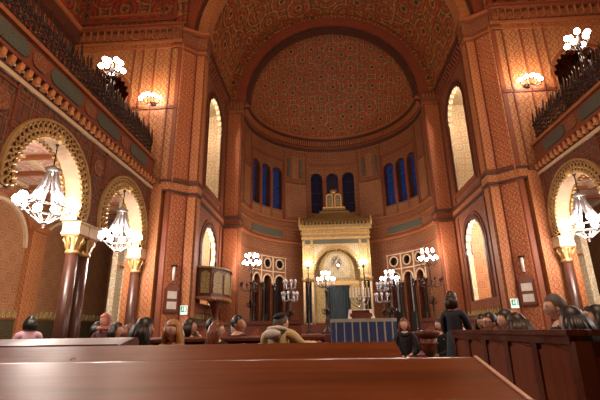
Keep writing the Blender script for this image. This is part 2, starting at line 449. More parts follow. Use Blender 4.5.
    for c in (6.35, 9.85, 13.35, 16.2): t.box(sd * 10.42, sd * 10.6, c - .35, c + .35, 0, 4.6, M['pier_b']); t.box(sd * 10.36, sd * 10.6, c - .4, c + .4, 4.5, 4.7, M['trimc'])
    t.box(sd * 10.5, sd * 10.6, -4, 18.5, 0, 1.6, M['dado']); t.box(sd * 10.46, sd * 10.6, -4, 18.5, 1.6, 1.66, M['trimr'])
    y = 4.0
    while y < 18.4:
        t.prism([(sd * 10.48, y, 1.66), (sd * 10.48, y + .11, 1.90), (sd * 10.48, y + .22, 1.66)], (sd * .1, 0, 0), M['goldp']); y += .26
    for c in (8.1, 11.6, 14.9):
        for r0, mt in ((1.5, M['trimc']), (1.25, M['stone'])):
            A = [PI * i / 24 for i in range(25)]
            k = t.mat(mt); b = len(t.v)
            for q in A:
                for rr, x in ((r0, 10.5), (r0 + .1, 10.5), (r0 + .1, 10.6), (r0, 10.6)): t.v.append((sd * x, c + rr * math.cos(q), 3.9 + rr * math.sin(q)))
            for i in range(24):
                for j in range(4): t.face([b + i * 4 + j, b + i * 4 + (j + 1) % 4, b + i * 4 + 4 + (j + 1) % 4, b + i * 4 + 4 + j], k)
    S(t.build('trim_aisle_wall'))
    # narrow blue lancet in the aisle wall
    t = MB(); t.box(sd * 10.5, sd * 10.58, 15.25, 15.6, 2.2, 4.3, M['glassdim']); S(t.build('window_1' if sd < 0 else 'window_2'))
    # aisle end wall
    t = MB(); t.box(sd * 5.9, sd * 10.7, 18.5, 18.8, 0, 6.0, M['aisle'])
    for x in (7.4, 9.4): t.box(sd * x, sd * (x + .5), 18.35, 18.5, 0, 5.2, M['pier_b'])
    t.box(sd * 6.5, sd * 10.6, 18.42, 18.5, 0, 1.6, M['dado']); S(t.build('wall_aisle_end_' + nm))
    # frontal end wall of the gallery with a cusped arch
    t = MB(); t.box(sd * 6.0, sd * 10.6, 13.6, 13.95, 6.1, 12.3, M['galwall'])
    cs = []
    pts = arch_outline(9.25, 6.4, 9.9, 1.22, scal=13, sd=.1)
    cs.append(MB().prism([(sd * p[0], 13.4, p[1]) for p in pts], (0, .8, 0), M['trimd']))
    S(t.build('wall_gallery_end_' + nm, cuts=cs))
    t = MB()
    k = t.mat(M['trimd']); b = len(t.v); A = [PI * i / 30 for i in range(31)]
    for r0, r1, y0, mt in ((1.24, 1.32, 13.54, M['trimr']), (1.36, 1.40, 13.56, M['gold'])):
        k = t.mat(mt); b = len(t.v)
        for q in A:
            for rr, y in ((r0, y0), (r1, y0), (r1, 13.62), (r0, 13.62)): t.v.append((sd * (9.25 + rr * math.cos(q)), y, 9.9 + rr * math.sin(q)))
        for i in range(30):
            for j in range(4): t.face([b + i * 4 + j, b + i * 4 + (j + 1) % 4, b + i * 4 + 4 + (j + 1) % 4, b + i * 4 + 4 + j], k)
    for x in (6.45, 7.1, 7.6, 7.95): t.box(sd * x, sd * (x + .05), 13.56, 13.61, 6.2, 12.25, M['trimr'])
    t.box(sd * 6.1, sd * 8.0, 13.56, 13.61, 9.3, 9.42, M['trimr'])
    t.box(sd * 6.1, sd * 10.6, 13.54, 13.61, 12.05, 12.14, M['trimc'])
    S(t.build('trim_gallery_end_wall'))
    # room beyond the gallery arch
    t = MB(); t.box(sd * 8.2, sd * 10.6, 18.2, 18.5, 6.1, 12.4, M['vault']); t.box(sd * 5.9, sd * 10.6, 13.95, 18.5, 12.3, 12.5, M['vault']); S(t.build('wall_gallery_far_' + nm))
    # upper frieze and lunette
    t = MB(); t.box(sd * 6.05, sd * 10.6, 13.5, 13.95, 12.3, 12.42, M['trimc']); t.box(sd * 6.05, sd * 10.6, 13.56, 13.95, 12.42, 12.9, M['trimd'])
    t.box(sd * 6.05, sd * 10.6, 13.3, 13.95, 12.9, 13.0, M['trimr']); t.box(sd * 6.05, sd * 10.6, 13.4, 13.95, 13.0, 13.16, M['trimc'])
    x = 6.12
    while x < 10.4:
        k = t.mat(M['medal'])
        pts = [(x + .13 - .1 * math.cos(q), 12.66 + .14 * math.sin(q)) for q in [PI * i / 6 for i in range(7)]]
        t.prism([(sd * p[0], 13.46, p[1]) for p in [(x + .03, 12.48)] + pts + [(x + .23, 12.48)]], (0, .12, 0), M['medal'])
        t.box(sd * (x + .235), sd * (x + .275), 13.4, 13.58, 12.5, 12.9, M['stone'] if False else M['trimc'])
        x += .29
    S(t.build('trim_gallery_frieze'))
    t = MB(); t.box(sd * 6.0, sd * 10.6, 13.6, 13.95, 13.1, 18.5, M['tymp'])
    t.box(sd * 6.4, sd * 10.3, 13.52, 13.6, 13.42, 13.54, M['trimr']); t.box(sd * 6.9, sd * 10.1, 13.54, 13.6, 13.75, 13.82, M['trimc'])
    for x in (6.4, 6.9, 10.1, 10.35): t.box(sd * x, sd * (x + .08), 13.53, 13.6, 13.42, 18, M['trimr'])
    S(t.build('wall_lunette_' + nm))
    t = MB(); t.box(sd * 10.3, sd * 10.6, -4, 13.6, 12.4, 13.1, M['trimd']); t.box(sd * 10.2, sd * 10.6, -4, 13.6, 12.95, 13.1, M['trimc']); S(t.build('trim_outer_frieze'))
    # crossing pier
    poly = [(5.25, 14.6), (5.25, 14.12), (5.60, 14.08), (6.06, 13.58), (6.22, 13.58), (6.26, 13.78), (6.34, 13.78), (6.36, 13.5), (6.78, 13.45), (7.35, 13.45), (7.35, 14.6)]
    t = MB(); t.prism([(sd * p[0], p[1], 0) for p in poly[:7] + [(6.34, 14.6)]], (0, 0, 12.1), M['trimr'])
    t.prism([(sd * p[0], p[1], 0) for p in [(6.30, 14.6), (6.34, 13.5), (6.78, 13.45), (7.35, 13.45), (7.35, 14.6)]], (0, 0, 6.2), M['pier_b'])
    S(t.build('wall_pier_' + nm))
    # raised painted panels on the pier faces
    t = MB()
    def panel(p0, p1, z0, z1, mt, mar=.04, th=.02):
        a = Vector((sd * p0[0], p0[1], 0)); b_ = Vector((sd * p1[0], p1[1], 0)); d = (b_ - a); ln = d.length; d.normalize(); n = Vector((d.y, -d.x, 0))
        if n.y > 0 or (abs(n.y) < .01 and n.x * sd > 0): n = -n
        a2 = a + d * mar; b2 = b_ - d * mar
        t.prism([a2 + Vector((0, 0, z0)), b2 + Vector((0, 0, z0)), b2 + Vector((0, 0, z1)), a2 + Vector((0, 0, z1))], n * th, mt)
    for z0, z1 in ((.3, 5.85), (6.5, 11.95)):
        panel((5.60, 14.08), (6.06, 13.58), z0, z1, M['pier'], .06, .03)
        panel((5.25, 14.12), (5.60, 14.08), z0, z1, M['pier_b'], .035, .03)
        panel((5.25, 14.55), (5.25, 14.12), z0, z1, M['pier_b'], .05, .03)
    S(t.build('trim_pier_panels'))
    # pier bands and capital
    t = MB()
    def band(z0, z1, e, mt, poly_=None):
        c0 = Vector((sd * 6.0, 14.3, 0))
        pts = []
        for p in [(5.25, 14.6), (5.25, 14.12), (5.60, 14.08), (6.06, 13.58), (6.36, 13.56), (6.36, 14.6)]:
            v = Vector((sd * p[0], p[1], 0)); d = (v - c0); pts.append(tuple(v + Vector((math.copysign(e, d.x), -e if d.y < .2 else 0, 0)) + Vector((0, 0, z0))))
        t.prism(pts, (0, 0, z1 - z0), mt)
    band(5.95, 6.02, .06, M['trimd']); band(6.02, 6.3, .035, M['pier_b']); band(6.3, 6.4, .07, M['trimd'])
    band(12.05, 12.15, .06, M['trimc']); band(12.15, 12.3, .03, M['trimr']); band(12.3, 12.8, .05, M['medal']); band(12.8, 12.9, .14, M['trimr']); band(12.9, 13.02, .18, M['trimc'])
    t.box(sd * 6.34, sd * 6.85, 13.38, 14.5, 6.1, 6.2, M['trimd']) if False else None
    S(t.build('trim_pier_bands'))
    # chancel side wall with two openings
    t = MB(); t.box(sd * 5.5, sd * 5.68, 14.6, 19.0, 0, 18.4, M['chancel'])
    cs = []
    up = arch_outline(16.95, 6.95, 10.45, 1.12, scal=13, sd=.07, low=12)
    lo = arch_outline(16.95, 2.2, 4.35, 1.05, scal=11, sd=.08, low=18)
    for pts in (up, lo): cs.append(MB().prism([(sd * 5.3, p[0], p[1]) for p in pts], (sd * .5, 0, 0), M['niche']))
    S(t.build('wall_chancel_' + nm, cuts=cs))
    t = MB()
    for cz, rr0, zb in ((10.45, 1.2, 6.95), (4.35, 1.1, 2.2)):
        for r0, r1, x0, mt in ((rr0, rr0 + .14, 5.44, M['trimd']), (rr0 + .2, rr0 + .26, 5.45, M['trimr'])):
            A = [-.2 + (PI + .4) * i / 28 for i in range(29)]; k = t.mat(mt); b = len(t.v)
            for q in A:
                for rr, x in ((r0, x0), (r1, x0), (r1, 5.52), (r0, 5.52)): t.v.append((sd * x, 16.95 + rr * math.cos(q), cz + rr * math.sin(q)))
            for i in range(28):
                for j in range(4): t.face([b + i * 4 + j, b + i * 4 + (j + 1) % 4, b + i * 4 + 4 + (j + 1) % 4, b + i * 4 + 4 + j], k)
            for s2 in (-1, 1): t.box(sd * x0, sd * 5.52, 16.95 + s2 * r0 * .98, 16.95 + s2 * r1 * .98, zb, cz - .2, mt)
    t.box(sd * 5.42, sd * 5.52, 15.6, 18.3, 6.78, 6.95, M['trimr'])
    t.box(sd * 5.38, sd * 5.52, 14.6, 19.0, 5.98, 6.06, M['trimd']); t.box(sd * 5.42, sd * 5.52, 14.6, 19.0, 6.06, 6.28, M['trimc']); t.box(sd * 5.36, sd * 5.52, 14.6, 19.0, 6.28, 6.36, M['trimd'])
    for y in (14.75, 15.3, 18.45): t.box(sd * 5.46, sd * 5.52, y, y + .06, 6.5, 12.1, M['trimr'])
    for y in (15.25, 18.5): t.box(sd * 5.46, sd * 5.52, y, y + .05, 1.2, 5.9, M['trimr'])
    # dark corbelled moulding under the vault
    t.box(sd * 5.4, sd * 5.52, 14.5, 19.0, 12.1, 12.2, M['trimr']); t.box(sd * 5.3, sd * 5.52, 14.5, 19.0, 12.7, 12.95, M['trimd'])
    y = 14.65
    while y < 18.9:
        t.prism([(sd * 5.5, y, 12.3), (sd * 5.32, y, 12.6), (sd * 5.32, y, 12.7), (sd * 5.5, y, 12.7)], (0, .12, 0), M['trimr']); y += .24
    S(t.build('trim_chancel_wall'))
    # lit rooms behind the openings
    t = MB(); t.box(sd * 8.0, sd * 8.2, 14.2, 19.0, 1.0, 12.0, M['niche']); t.box(sd * 5.68, sd * 8.0, 14.65, 14.8, 1.0, 12.0, M['niche']); t.box(sd * 5.6, sd * 8.0, 18.9, 19.1, 1.0, 12.0, M['niche'])
    t.box(sd * 5.68, sd * 8.0, 14.0, 19.0, 6.15, 6.4, M['niche']); t.box(sd * 5.68, sd * 8.0, 14.0, 19.0, .8, 1.0, M['trimr']); t.box(sd * 5.68, sd * 8.0, 14.0, 19.0, 11.9, 12.1, M['niche'])
    t.box(sd * 7.9, sd * 8.0, 14.2, 18.9, 9.3, 9.4, M['trimc']); t.box(sd * 7.9, sd * 8.0, 14.2, 18.9, 3.4, 3.46, M['trimc'])
    S(t.build('wall_side_room_' + nm))
    for z, p in ((11.0, .55), (5.3, 1.6)):
        light('side room lamp light', (sd * 6.5, 16.2, z), P_ROOM * p, (1.0, .76, .58) if z > 8 else (1.0, .88, .78), .15)
    # second pier beside the apse
    t = MB(); t.box(sd * 4.69, sd * 5.6, 19.0, 19.6, 0, 12.2, M['trimr'])
    t.box(sd * 4.76, sd * 5.40, 18.97, 19.0, 6.5, 12.05, M['pier']); t.box(sd * 4.76, sd * 5.40, 18.97, 19.0, 1.2, 5.85, M['pier'])
    t.box(sd * 4.62, sd * 5.6, 18.9, 19.62, 5.95, 6.05, M['trimd']); t.box(sd * 4.64, sd * 5.6, 18.94, 19.62, 6.05, 6.3, M['trimr']); t.box(sd * 4.6, sd * 5.6, 18.9, 19.62, 6.3, 6.4, M['trimd'])
    t.box(sd * 4.64, sd * 5.6, 18.94, 19.62, 12.1, 12.2, M['trimc']); t.box(sd * 4.66, sd * 5.6, 18.95, 19.6, 12.2, 12.65, M['medal'])
    t.box(sd * 4.58, sd * 5.6, 18.86, 19.62, 12.65, 12.82, M['trimr'])
    for i in range(5): t.box(sd * (4.70 + i * .17), sd * (4.78 + i * .17), 18.86, 18.96, 12.4, 12.65, M['trimc'])
    S(t.build('wall_apse_pier_' + nm))

# ---- great arches, vault
def ringarch(t, y0, y1, r0, r1, zc, m, n=64, low=0.0, s=1.0):
    k = t.mat(m); b = len(t.v); A = [-low + (PI + 2 * low) * i / n for i in range(n + 1)]
    for q in A:
        for rr, y in ((r0, y0), (r1, y0), (r1, y1), (r0, y1)): t.v.append((rr * math.cos(q), y, zc + rr * math.sin(q) * s))
    for i in range(n):
        for j in range(4): t.face([b + i * 4 + j, b + i * 4 + (j + 1) % 4, b + i * 4 + 4 + (j + 1) % 4, b + i * 4 + 4 + j], k)
    for e in (0, n): t.face([b + e * 4 + j for j in range(4)], k)
def radial_uv(zc):
    def fn(c):
        a = math.atan2(c.z - zc, c.x); r = math.hypot(c.x, c.z - zc); return (a * 5.5, r + c.y)
    return fn
t = MB(); ringarch(t, 14.1, 14.7, 5.25, 5.66, 12.75, M['pier_b']); ringarch(t, 13.95, 14.7, 5.66, 5.74, 12.75, M['trimd']); ringarch(t, 13.85, 14.7, 5.74, 6.35, 12.75, M['arch']); ringarch(t, 13.75, 14.7, 6.35, 6.5, 12.75, M['trimc'])
ringarch(t, 13.7, 14.7, 6.5, 9.2, 12.75, M['tymp'])
S(t.build('trim_chancel_arch', uv=radial_uv(12.75)))
t = MB()
t.grid(lambda u, v: (5.42 * math.cos(PI * u), 14.6 + 4.5 * v, 12.9 + 5.42 * math.sin(PI * u)), 64, 12, M['vault'], flip=True)
S(t.build('ceiling_chancel_vault', uv=lambda c: (math.atan2(c.z - 12.9, c.x) * 5.42, c.y)))
t = MB(); ringarch(t, 19.0, 19.5, 4.32, 4.5, 12.8, M['trimd']); ringarch(t, 18.98, 19.5, 4.5, 4.95, 12.8, M['arch']); ringarch(t, 18.9, 19.5, 4.95, 5.03, 12.8, M['trimr']); ringarch(t, 18.96, 19.5, 5.03, 5.6, 12.8, M['vault']); ringarch(t, 18.9, 19.0, 5.22, 5.27, 12.8, M['trimr'])
n = 90
for i in range(n):
    q = PI * (i + .5) / n; t.sphere((4.45 * math.cos(q), 18.97, 12.8 + 4.45 * math.sin(q)), .05, M['trimd'], 5, 4)
    q2 = PI * (i + .5) / n
    if i % 1 == 0: t.sphere((4.99 * math.cos(q2), 18.9, 12.8 + 4.99 * math.sin(q2)), .035, M['gold'] if False else M['trimc'], 5, 4)
S(t.build('trim_apse_arch', uv=radial_uv(12.8)))
t = MB(); t.grid(lambda u, v: (5.5 * math.cos(PI * u) if v < .5 else 12 * math.cos(PI * u), 19.55, 12.8 + (5.5 if v < .5 else 9) * math.sin(PI * u)), 40, 1, M['trimr']); S(t.build('wall_above_apse'))

# ---- apse
AY = 19.3; AR = 4.65
def cyl(a, r, z): a = math.radians(a); return (r * math.sin(a), AY + r * math.cos(a), z)
def arcbox(t, a0, a1, r0, r1, z0, z1, m, n=None, smooth=False):
    n = n or max(1, int(abs(a1 - a0) / 3)); k = t.mat(m); b = len(t.v)
    for i in range(n + 1):
        a = a0 + (a1 - a0) * i / n
        for r, z in ((r0, z0), (r0, z1), (r1, z1), (r1, z0)): t.v.append(cyl(a, r, z))
    for i in range(n):
        for j in range(4): t.face([b + i * 4 + j, b + i * 4 + (j + 1) % 4, b + i * 4 + 4 + (j + 1) % 4, b + i * 4 + 4 + j], k, False)
    t.face([b + j for j in range(4)][::-1], k); t.face([b + n * 4 + j for j in range(4)], k)
def cyl_uv(c): a = math.atan2(c.x, c.y - AY); return (a * AR, c.z)
t = MB()
k = t.mat(M['apse']); NN = 72; b = len(t.v)
for i in range(NN + 1):
    a = -92 + 184 * i / NN
    for r, z in ((AR, .0), (AR, 12.5), (AR + .45, 12.5), (AR + .45, .0)): t.v.append(cyl(a, r, z))
for i in range(NN):
    for j in range(4): t.face([b + i * 4 + j, b + i * 4 + 4 + j, b + i * 4 + 4 + (j + 1) % 4, b + i * 4 + (j + 1) % 4], k)
t.face([b + j for j in range(4)], k); t.face([b + NN * 4 + j for j in range(4)][::-1], k)
WIN = [(-12, 0), (0, 0), (12, 0)] + [(s_ * (55.5 + d), 1) for s_ in (-1, 1) for d in (-10.9, 0, 10.9)]
cs = []
def radial_cut(a, hw, zb, zt, mat, r0=4.1, r1=5.6, lo=.0):
    """arched cutter pointing outward at angle a"""
    ar = math.radians(a); d = Vector((math.sin(ar), math.cos(ar), 0)); e = Vector((math.cos(ar), -math.sin(ar), 0)); o = Vector((0, AY, 0)) + d * r0
    pts = [(hw, zb)] + [(hw * math.cos(q), zt - hw + hw * math.sin(q)) for q in [PI * i / 14 for i in range(15)]] + [(-hw, zb)]
    return MB().prism([tuple(o + e * p[0] + Vector((0, 0, p[1]))) for p in pts], d * (r1 - r0), mat)
for a, kind in WIN: cs.append(radial_cut(a, .36, 7.85, 10.42, M['trimd']))
DOORS = [s_ * x for s_ in (-1, 1) for x in (43.0, 53.9, 64.8)]
for a in DOORS:
    cs.append(radial_cut(a, .30, 1.0, 4.0, M['redwood'], 4.1, 4.95))
    ar = math.radians(a); d = Vector((math.sin(ar), math.cos(ar), 0)); e = Vector((math.cos(ar), -math.sin(ar), 0)); o = Vector((0, AY, 4.64)) + d * 4.1
    cs.append(MB().prism([tuple(o + e * .22 * math.cos(q) + Vector((0, 0, .22 * math.sin(q)))) for q in [2 * PI * i / 16 for i in range(16)]], d * .8, M['darkrec']))
S(t.build('wall_apse', cuts=cs, uv=cyl_uv))
t = MB()
for a in DOORS:   # backs of recesses
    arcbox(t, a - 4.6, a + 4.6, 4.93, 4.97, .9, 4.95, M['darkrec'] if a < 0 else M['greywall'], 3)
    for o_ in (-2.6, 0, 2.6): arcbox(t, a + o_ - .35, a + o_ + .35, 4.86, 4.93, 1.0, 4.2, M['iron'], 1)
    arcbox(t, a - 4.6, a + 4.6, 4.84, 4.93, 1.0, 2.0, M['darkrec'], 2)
S(t.build('wall_apse_recess'))
wn = 3
for a, kind in WIN:
    g = MB(); ar = math.radians(a); d = Vector((math.sin(ar), math.cos(ar), 0)); e = Vector((math.cos(ar), -math.sin(ar), 0)); o = Vector((0, AY, 0)) + d * 4.95
    hw = .37; pts = [(hw, 7.8)] + [(hw * math.cos(q), 10.06 + hw * math.sin(q)) for q in [PI * i / 14 for i in range(15)]] + [(-hw, 7.8)]
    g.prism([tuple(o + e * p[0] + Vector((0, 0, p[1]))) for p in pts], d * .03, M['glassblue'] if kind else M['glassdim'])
    for z in (8.5, 9.2, 9.9): g.prism([tuple(o - d * .02 + e * p + Vector((0, 0, z + q))) for p, q in ((-hw, 0), (hw, 0), (hw, .03), (-hw, .03))], d * .02, M['iron'])
    S(g.build('window_%d' % wn)); wn += 1
# mouldings, panels of the apse wall
t = MB()
arcbox(t, -90, 90, 4.40, 4.7, 12.62, 12.82, M['trimc'], 60); arcbox(t, -90, 90, 4.34, 4.7, 12.5, 12.62, M['trimd'], 60)
arcbox(t, -90, 90, 4.62, 4.7, 12.12, 12.5, M['trimd'], 60); arcbox(t, -90, 90, 4.52, 4.7, 12.02, 12.12, M['trimr'], 60); arcbox(t, -90, 90, 4.58, 4.7, 11.86, 12.02, M['trimd'], 60)
for i in range(104):
    a = -89 + i * 1.72; arcbox(t, a, a + .95, 4.46, 4.63, 12.16, 12.5, M['trimc'], 1)
arcbox(t, -90, 90, 4.57, 4.68, 7.18, 7.28, M['trimc'], 60); arcbox(t, -90, 90, 4.60, 4.68, 6.02, 6.10, M['trimr'], 60); arcbox(t, -90, 90, 4.54, 4.68, 5.86, 6.0, M['trimc'], 60)
arcbox(t, -90, 90, 4.60, 4.68, 6.72, 6.78, M['trimc'], 60); arcbox(t, -90, 90, 4.60, 4.68, 5.18, 5.24, M['trimr'], 60)
for s_ in (-1, 1):
    arcbox(t, s_ * 40, s_ * 71, 4.60, 4.67, 6.2, 6.62, M['cart'], 12)
    for z0, z1 in ((6.14, 6.2), (6.62, 6.68)): arcbox(t, s_ * 39, s_ * 72, 4.58, 4.67, z0, z1, M['trimc'], 12)
    for a0, a1 in ((20, 38), (74, 86)):
        arcbox(t, s_ * a0, s_ * a1, 4.62, 4.67, 7.5, 9.6, M['apse_hi'], 8); arcbox(t, s_ * (a0 - 1), s_ * (a1 + 1), 4.6, 4.67, 9.62, 9.7, M['trimr'], 8)
        for a in (a0, a1): arcbox(t, s_ * (a - .5), s_ * (a + .5), 4.6, 4.67, 7.3, 11.7, M['trimr'], 1)
    for a in (23.5, 33.5): arcbox(t, s_ * a, s_ * (a + 1.8), 4.6, 4.67, 10.0, 11.2, M['cart'], 1)
    arcbox(t, s_ * 26.5, s_ * 32, 4.61, 4.67, 9.9, 11.4, M['apse_hi'], 3)
    for a in (50.0, 61.0): arcbox(t, s_ * (a - 1.2), s_ * (a + 1.2), 4.6, 4.67, 7.9, 10.0, M['trimr'], 1)
    for a in (44.6, 55.5, 66.4): arcbox(t, s_ * (a - 4.6), s_ * (a + 4.6), 4.62, 4.67, 7.3, 7.75, M['apse_hi'], 3)
    for a in (39.4, 71.6): arcbox(t, s_ * (a - .3), s_ * (a + .3), 4.6, 4.67, 7.3, 11.0, M['trimr'], 1)
    arcbox(t, s_ * 39.4, s_ * 71.6, 4.6, 4.67, 10.9, 11.0, M['trimr'], 10)
    arcbox(t, s_ * 37, s_ * 71, 4.61, 4.67, 5.0, 5.05, M['stone'], 10)
arcbox(t, -18, 18, 4.6, 4.67, 10.9, 11.0, M['trimr'], 10)
for a in (-6, 6): arcbox(t, a - 1.2, a + 1.2, 4.6, 4.67, 7.9, 10.0, M['trimr'], 1)
S(t.build('trim_apse_wall', uv=cyl_uv))
# stone surrounds of the doors and oculi, dark columns between
t = MB()
for a in DOORS:
    ar = math.radians(a); d = Vector((math.sin(ar), math.cos(ar), 0)); e = Vector((math.cos(ar), -math.sin(ar), 0)); o = Vector((0, AY, 0)) + d * 4.58
    A = [-.25 + (PI + .5) * i / 18 for i in range(19)]
    t.tube([tuple(o + e * .34 * math.cos(q) + Vector((0, 0, 3.68 + .36 * math.sin(q)))) for q in A], .045, M['stone'], 6)
    t.tube([tuple(o + e * .26 * math.cos(q) + Vector((0, 0, 4.64 + .26 * math.sin(q)))) for q in [2 * PI * i / 20 for i in range(20)]], .04, M['stone'], 6, closed=True)
    arcbox(t, a - 5.2, a + 5.2, 4.61, 4.66, 4.2, 4.26, M['stone'], 2)
    for s_ in (-1, 1): arcbox(t, a + s_ * 5.25 - .25, a + s_ * 5.25 + .25, 4.6, 4.66, 3.5, 5.02, M['stone'], 1)
S(t.build('trim_apse_doors', uv=cyl_uv))
for a in [s_ * x for s_ in (-1, 1) for x in (37.5, 48.45, 59.35, 70.2)]:
    t = MB(); p = cyl(a, 4.5, 0)
    t.lathe([(.13, 1.0), (.13, 1.12), (.09, 1.16), (.08, 1.2), (.075, 3.2), (.1, 3.24), (.08, 3.28), (.13, 3.42), (.14, 3.5)], M['marble2'], (p[0], p[1], 0), 12)
    S(t.build('trim_apse_column'))
# semi-dome
t = MB()
def conchf(u, v):
    a = -PI / 2 + PI * u; ph = PI / 2 * v; r = 4.62
    return (r * math.sin(a) * math.cos(ph), AY + r * math.cos(a) * math.cos(ph), 12.8 + r * math.sin(ph))
t.grid(conchf, 56, 28, M['conch'], flip=False)
dd = Vector((0, .76, .65)); ex = Vector((1, 0, 0)); ez = dd.cross(ex)
def conch_uv(c):
    v = (c - Vector((0, AY, 12.8))).normalized(); k = math.sqrt(2 / (1 + max(-.9, v.dot(dd)))); return (v.dot(ex) * k * 4.62, v.dot(ez) * k * 4.62)
S(t.build('ceiling_apse_dome', uv=conch_uv))

# ---- nave closing: rear wall, upper ceiling
S(MB().box(-10.8, 10.8, -4.5, -4.2, 0, 19, M['nave']).build('wall_back'))
S(MB().box(-10.9, 10.9, -4.5, 14.2, 18.8, 19.1, M['vault']).build('ceiling'))
# ================================================================== ARCADE COLUMNS
def column(x, y, label, group=None):
    r = thing('arcade_column', (x, y, 0), label, 'column', 0, group)
    b = MB(); b.box(-.22, .22, -.22, .22, 0, .2, M['marble2']); b.lathe([(.2, .2), (.22, .26), (.2, .32), (.18, .4)], M['marble2'], seg=18); b.build('base', r)
    b = MB(); b.lathe([(.165, .4), (.16, 1.2), (.145, 3.02)], M['marble'], seg=20); b.build('shaft', r)
    b = MB(); b.lathe([(.15, 3.02), (.175, 3.05), (.175, 3.09), (.15, 3.12), (.15, 3.2), (.2, 3.42), (.22, 3.45)], M['gold'], seg=18)
    for i in range(8):
        q = PI / 4 * i; b.tube([(.15 * math.cos(q), .15 * math.sin(q), 3.14), (.19 * math.cos(q), .19 * math.sin(q), 3.3), (.24 * math.cos(q), .24 * math.sin(q), 3.36), (.23 * math.cos(q), .23 * math.sin(q), 3.42)], [.03, .03, .03, .02], M['gold'], 5)
    b.box(-.22, .22, -.21, .21, 3.45, 3.5, M['trimc']); b.build('capital', r)
    b = MB(); b.box(-.24, .24, -.222, .222, 3.5, 3.56, M['stone']); b.box(-.22, .22, -.21, .21, 3.56, 3.78, M['stone']); b.box(-.25, .25, -.223, .223, 3.78, 3.82, M['stone']); b.build('abacus', r)
    return r
for sd, nm in ((-1, 'left'), (1, 'right')):
    for c in (4.78, 8.3, 11.82):
        for d in ((1.46, 1.92) if c < 11 else (1.43,)):
            first = d < 1.7
            if c > 11: lab = 'slender red marble column with gilded capital against the %s crossing pier' % nm
            elif c > 8: lab = ('thick brown marble column with pale abacus, %s one of the pair between the two %s arches' % ('nearer' if first else 'farther', nm))
            else: lab = 'brown marble column at the near edge of the first %s arch, %s of its pair' % (nm, 'nearer' if first else 'farther')
            column(sd * 6.88, c + d, lab)

# ================================================================== PEWS
def desk_pew(x0, x1, yb, top, drop=.065, dep=.3, wood1=None, label='', side_gap=0, seat=True):
    r = thing('pew', ((x0 + x1) / 2, yb, 0), label, 'pew'); hw = (x1 - x0) / 2; m1 = wood1 or M['deskl']
    b = MB(); b.box(-hw, hw, -.04, .0, .0, top - .03, M['pewwood']); b.build('backrest', r)
    b = MB(); zt = top
    b.prism([(-hw - .02, .0, zt), (-hw - .02, -dep, zt - drop), (-hw - .02, -dep, zt - drop - .03), (-hw - .02, 0, zt - .035)], (2 * hw + .04, 0, 0), m1)
    b.box(-hw - .02, hw + .02, -dep - .02, -dep + .002, zt - drop - .03, zt - drop + .008, M['pewwood'])
    b.build('book_desk', r)
    b = MB(); b.box(-hw - .02, hw + .02, .0, .05, top - .04, top - .001, m1); b.build('top_rail', r)
    if seat:
        b = MB(); b.box(-hw, hw, .02, .45, .41, .45, M['pewwood']); b.box(-hw, hw, .38, .41, 0, .41, M['pewwood']); b.build('seat', r)
    for s_ in (-1, 1):
        b = MB(); xx = s_ * hw
        b.prism([(xx - .025, -dep, 0), (xx - .025, .46, 0), (xx - .025, .46, .6), (xx - .025, .06, .72), (xx - .025, .06, top - .02), (xx - .025, 0, top - .005), (xx - .025, -dep, top - drop - .02)], (.05, 0, 0), M['pewwood']); b.build('end_panel', r)
    return r
p1 = desk_pew(-5.9, -.272, 1.2, 1.045, .066, .3, label='nearest varnished pew, its wide sloping book desk edged by a pale line')
b = MB(); b.prism([(2.826, -.30, .980), (2.835, -.30, .980), (2.835, .0, 1.046), (2.826, .0, 1.046)], (0, 0, .004), M['pinstripe']); b.build('pale_edge', p1)  # thin pale strip along the desk end
desk_pew(-6.1, -.315, 2.3, 1.06, .085, .28, label='second varnished pew, directly ahead of the nearest one')
desk_pew(-6.2, -2.16, 3.3, 1.095, .05, .26, M['pewwood'], label='third pew on the left, its end behind the black haired woman', seat=True)
desk_pew(-2.0, -1.0, 3.55, 1.0, .03, .2, M['pewwood'], label='short low pew in front of the blonde woman and the hooded jacket man', seat=True)
desk_pew(-6.2, -.6, 4.35, .93, .03, .12, M['pewwood'], label='low pew carrying the woman with blonde hair')
desk_pew(-1.9, -.5, 5.05, .95, .03, .12, M['pewwood'], label='low pew carrying the man in the khaki jacket')
desk_pew(-2.9, -1.8, 5.5, .93, .03, .12, M['pewwood'], label='short low pew under the auburn haired woman')
desk_pew(-4.9, -.7, 6.3, 1.06, .03, .12, M['pewwood'], label='far left pew holding the row of people in dark clothes')
desk_pew(-6.2, -.7, 7.3, 1.06, .03, .12, M['pewwood'], label='last left pew before the open floor')

# box pew to the right, running towards the ark
bp = thing('box_pew', (1.02, 3.1, 0), 'long panelled box pew with dark cap rail on the right of the aisle', 'pew')
b = MB(); b.box(.03, .08, 0, 2.76, 0, 1.06, M['boxwood']); b.build('side_wall', bp)
b = MB(); b.box(-.03, .16, -.03, 2.79, 1.06, 1.10, M['boxdark']); b.box(-.005, .04, 0, 2.76, 1.0, 1.06, M['boxdark']); b.build('cap_rail', bp)
b = MB()
ys = [0, .55, 1.1, 1.65, 2.2, 2.75]
for i, y in enumerate(ys): b.box(0, .04, y - (.05 if i else 0), y + (.05 if i < 5 else 0), 0, 1.0, M['boxdark'])
b.box(0, .04, 0, 2.75, 0, .42, M['boxdark']); b.box(-.02, .04, 0, 2.75, 0, .12, M['boxdark']); b.box(-.012, .04, 0, 2.75, .40, .43, M['boxdark']); b.build('frame_rails', bp)
for i in range(5):
    b = MB(); y0, y1 = ys[i] + .045, ys[i + 1] - .045
    # raised arched-top field
    pts = [(y0 + .01, .44), (y1 - .01, .44), (y1 - .01, .95), ((y0 + y1) / 2, .985), (y0 + .01, .95)]
    b.prism([(.03, p[0], p[1]) for p in pts], (-.018, 0, 0), M['boxwood']); b.build('panel', bp)
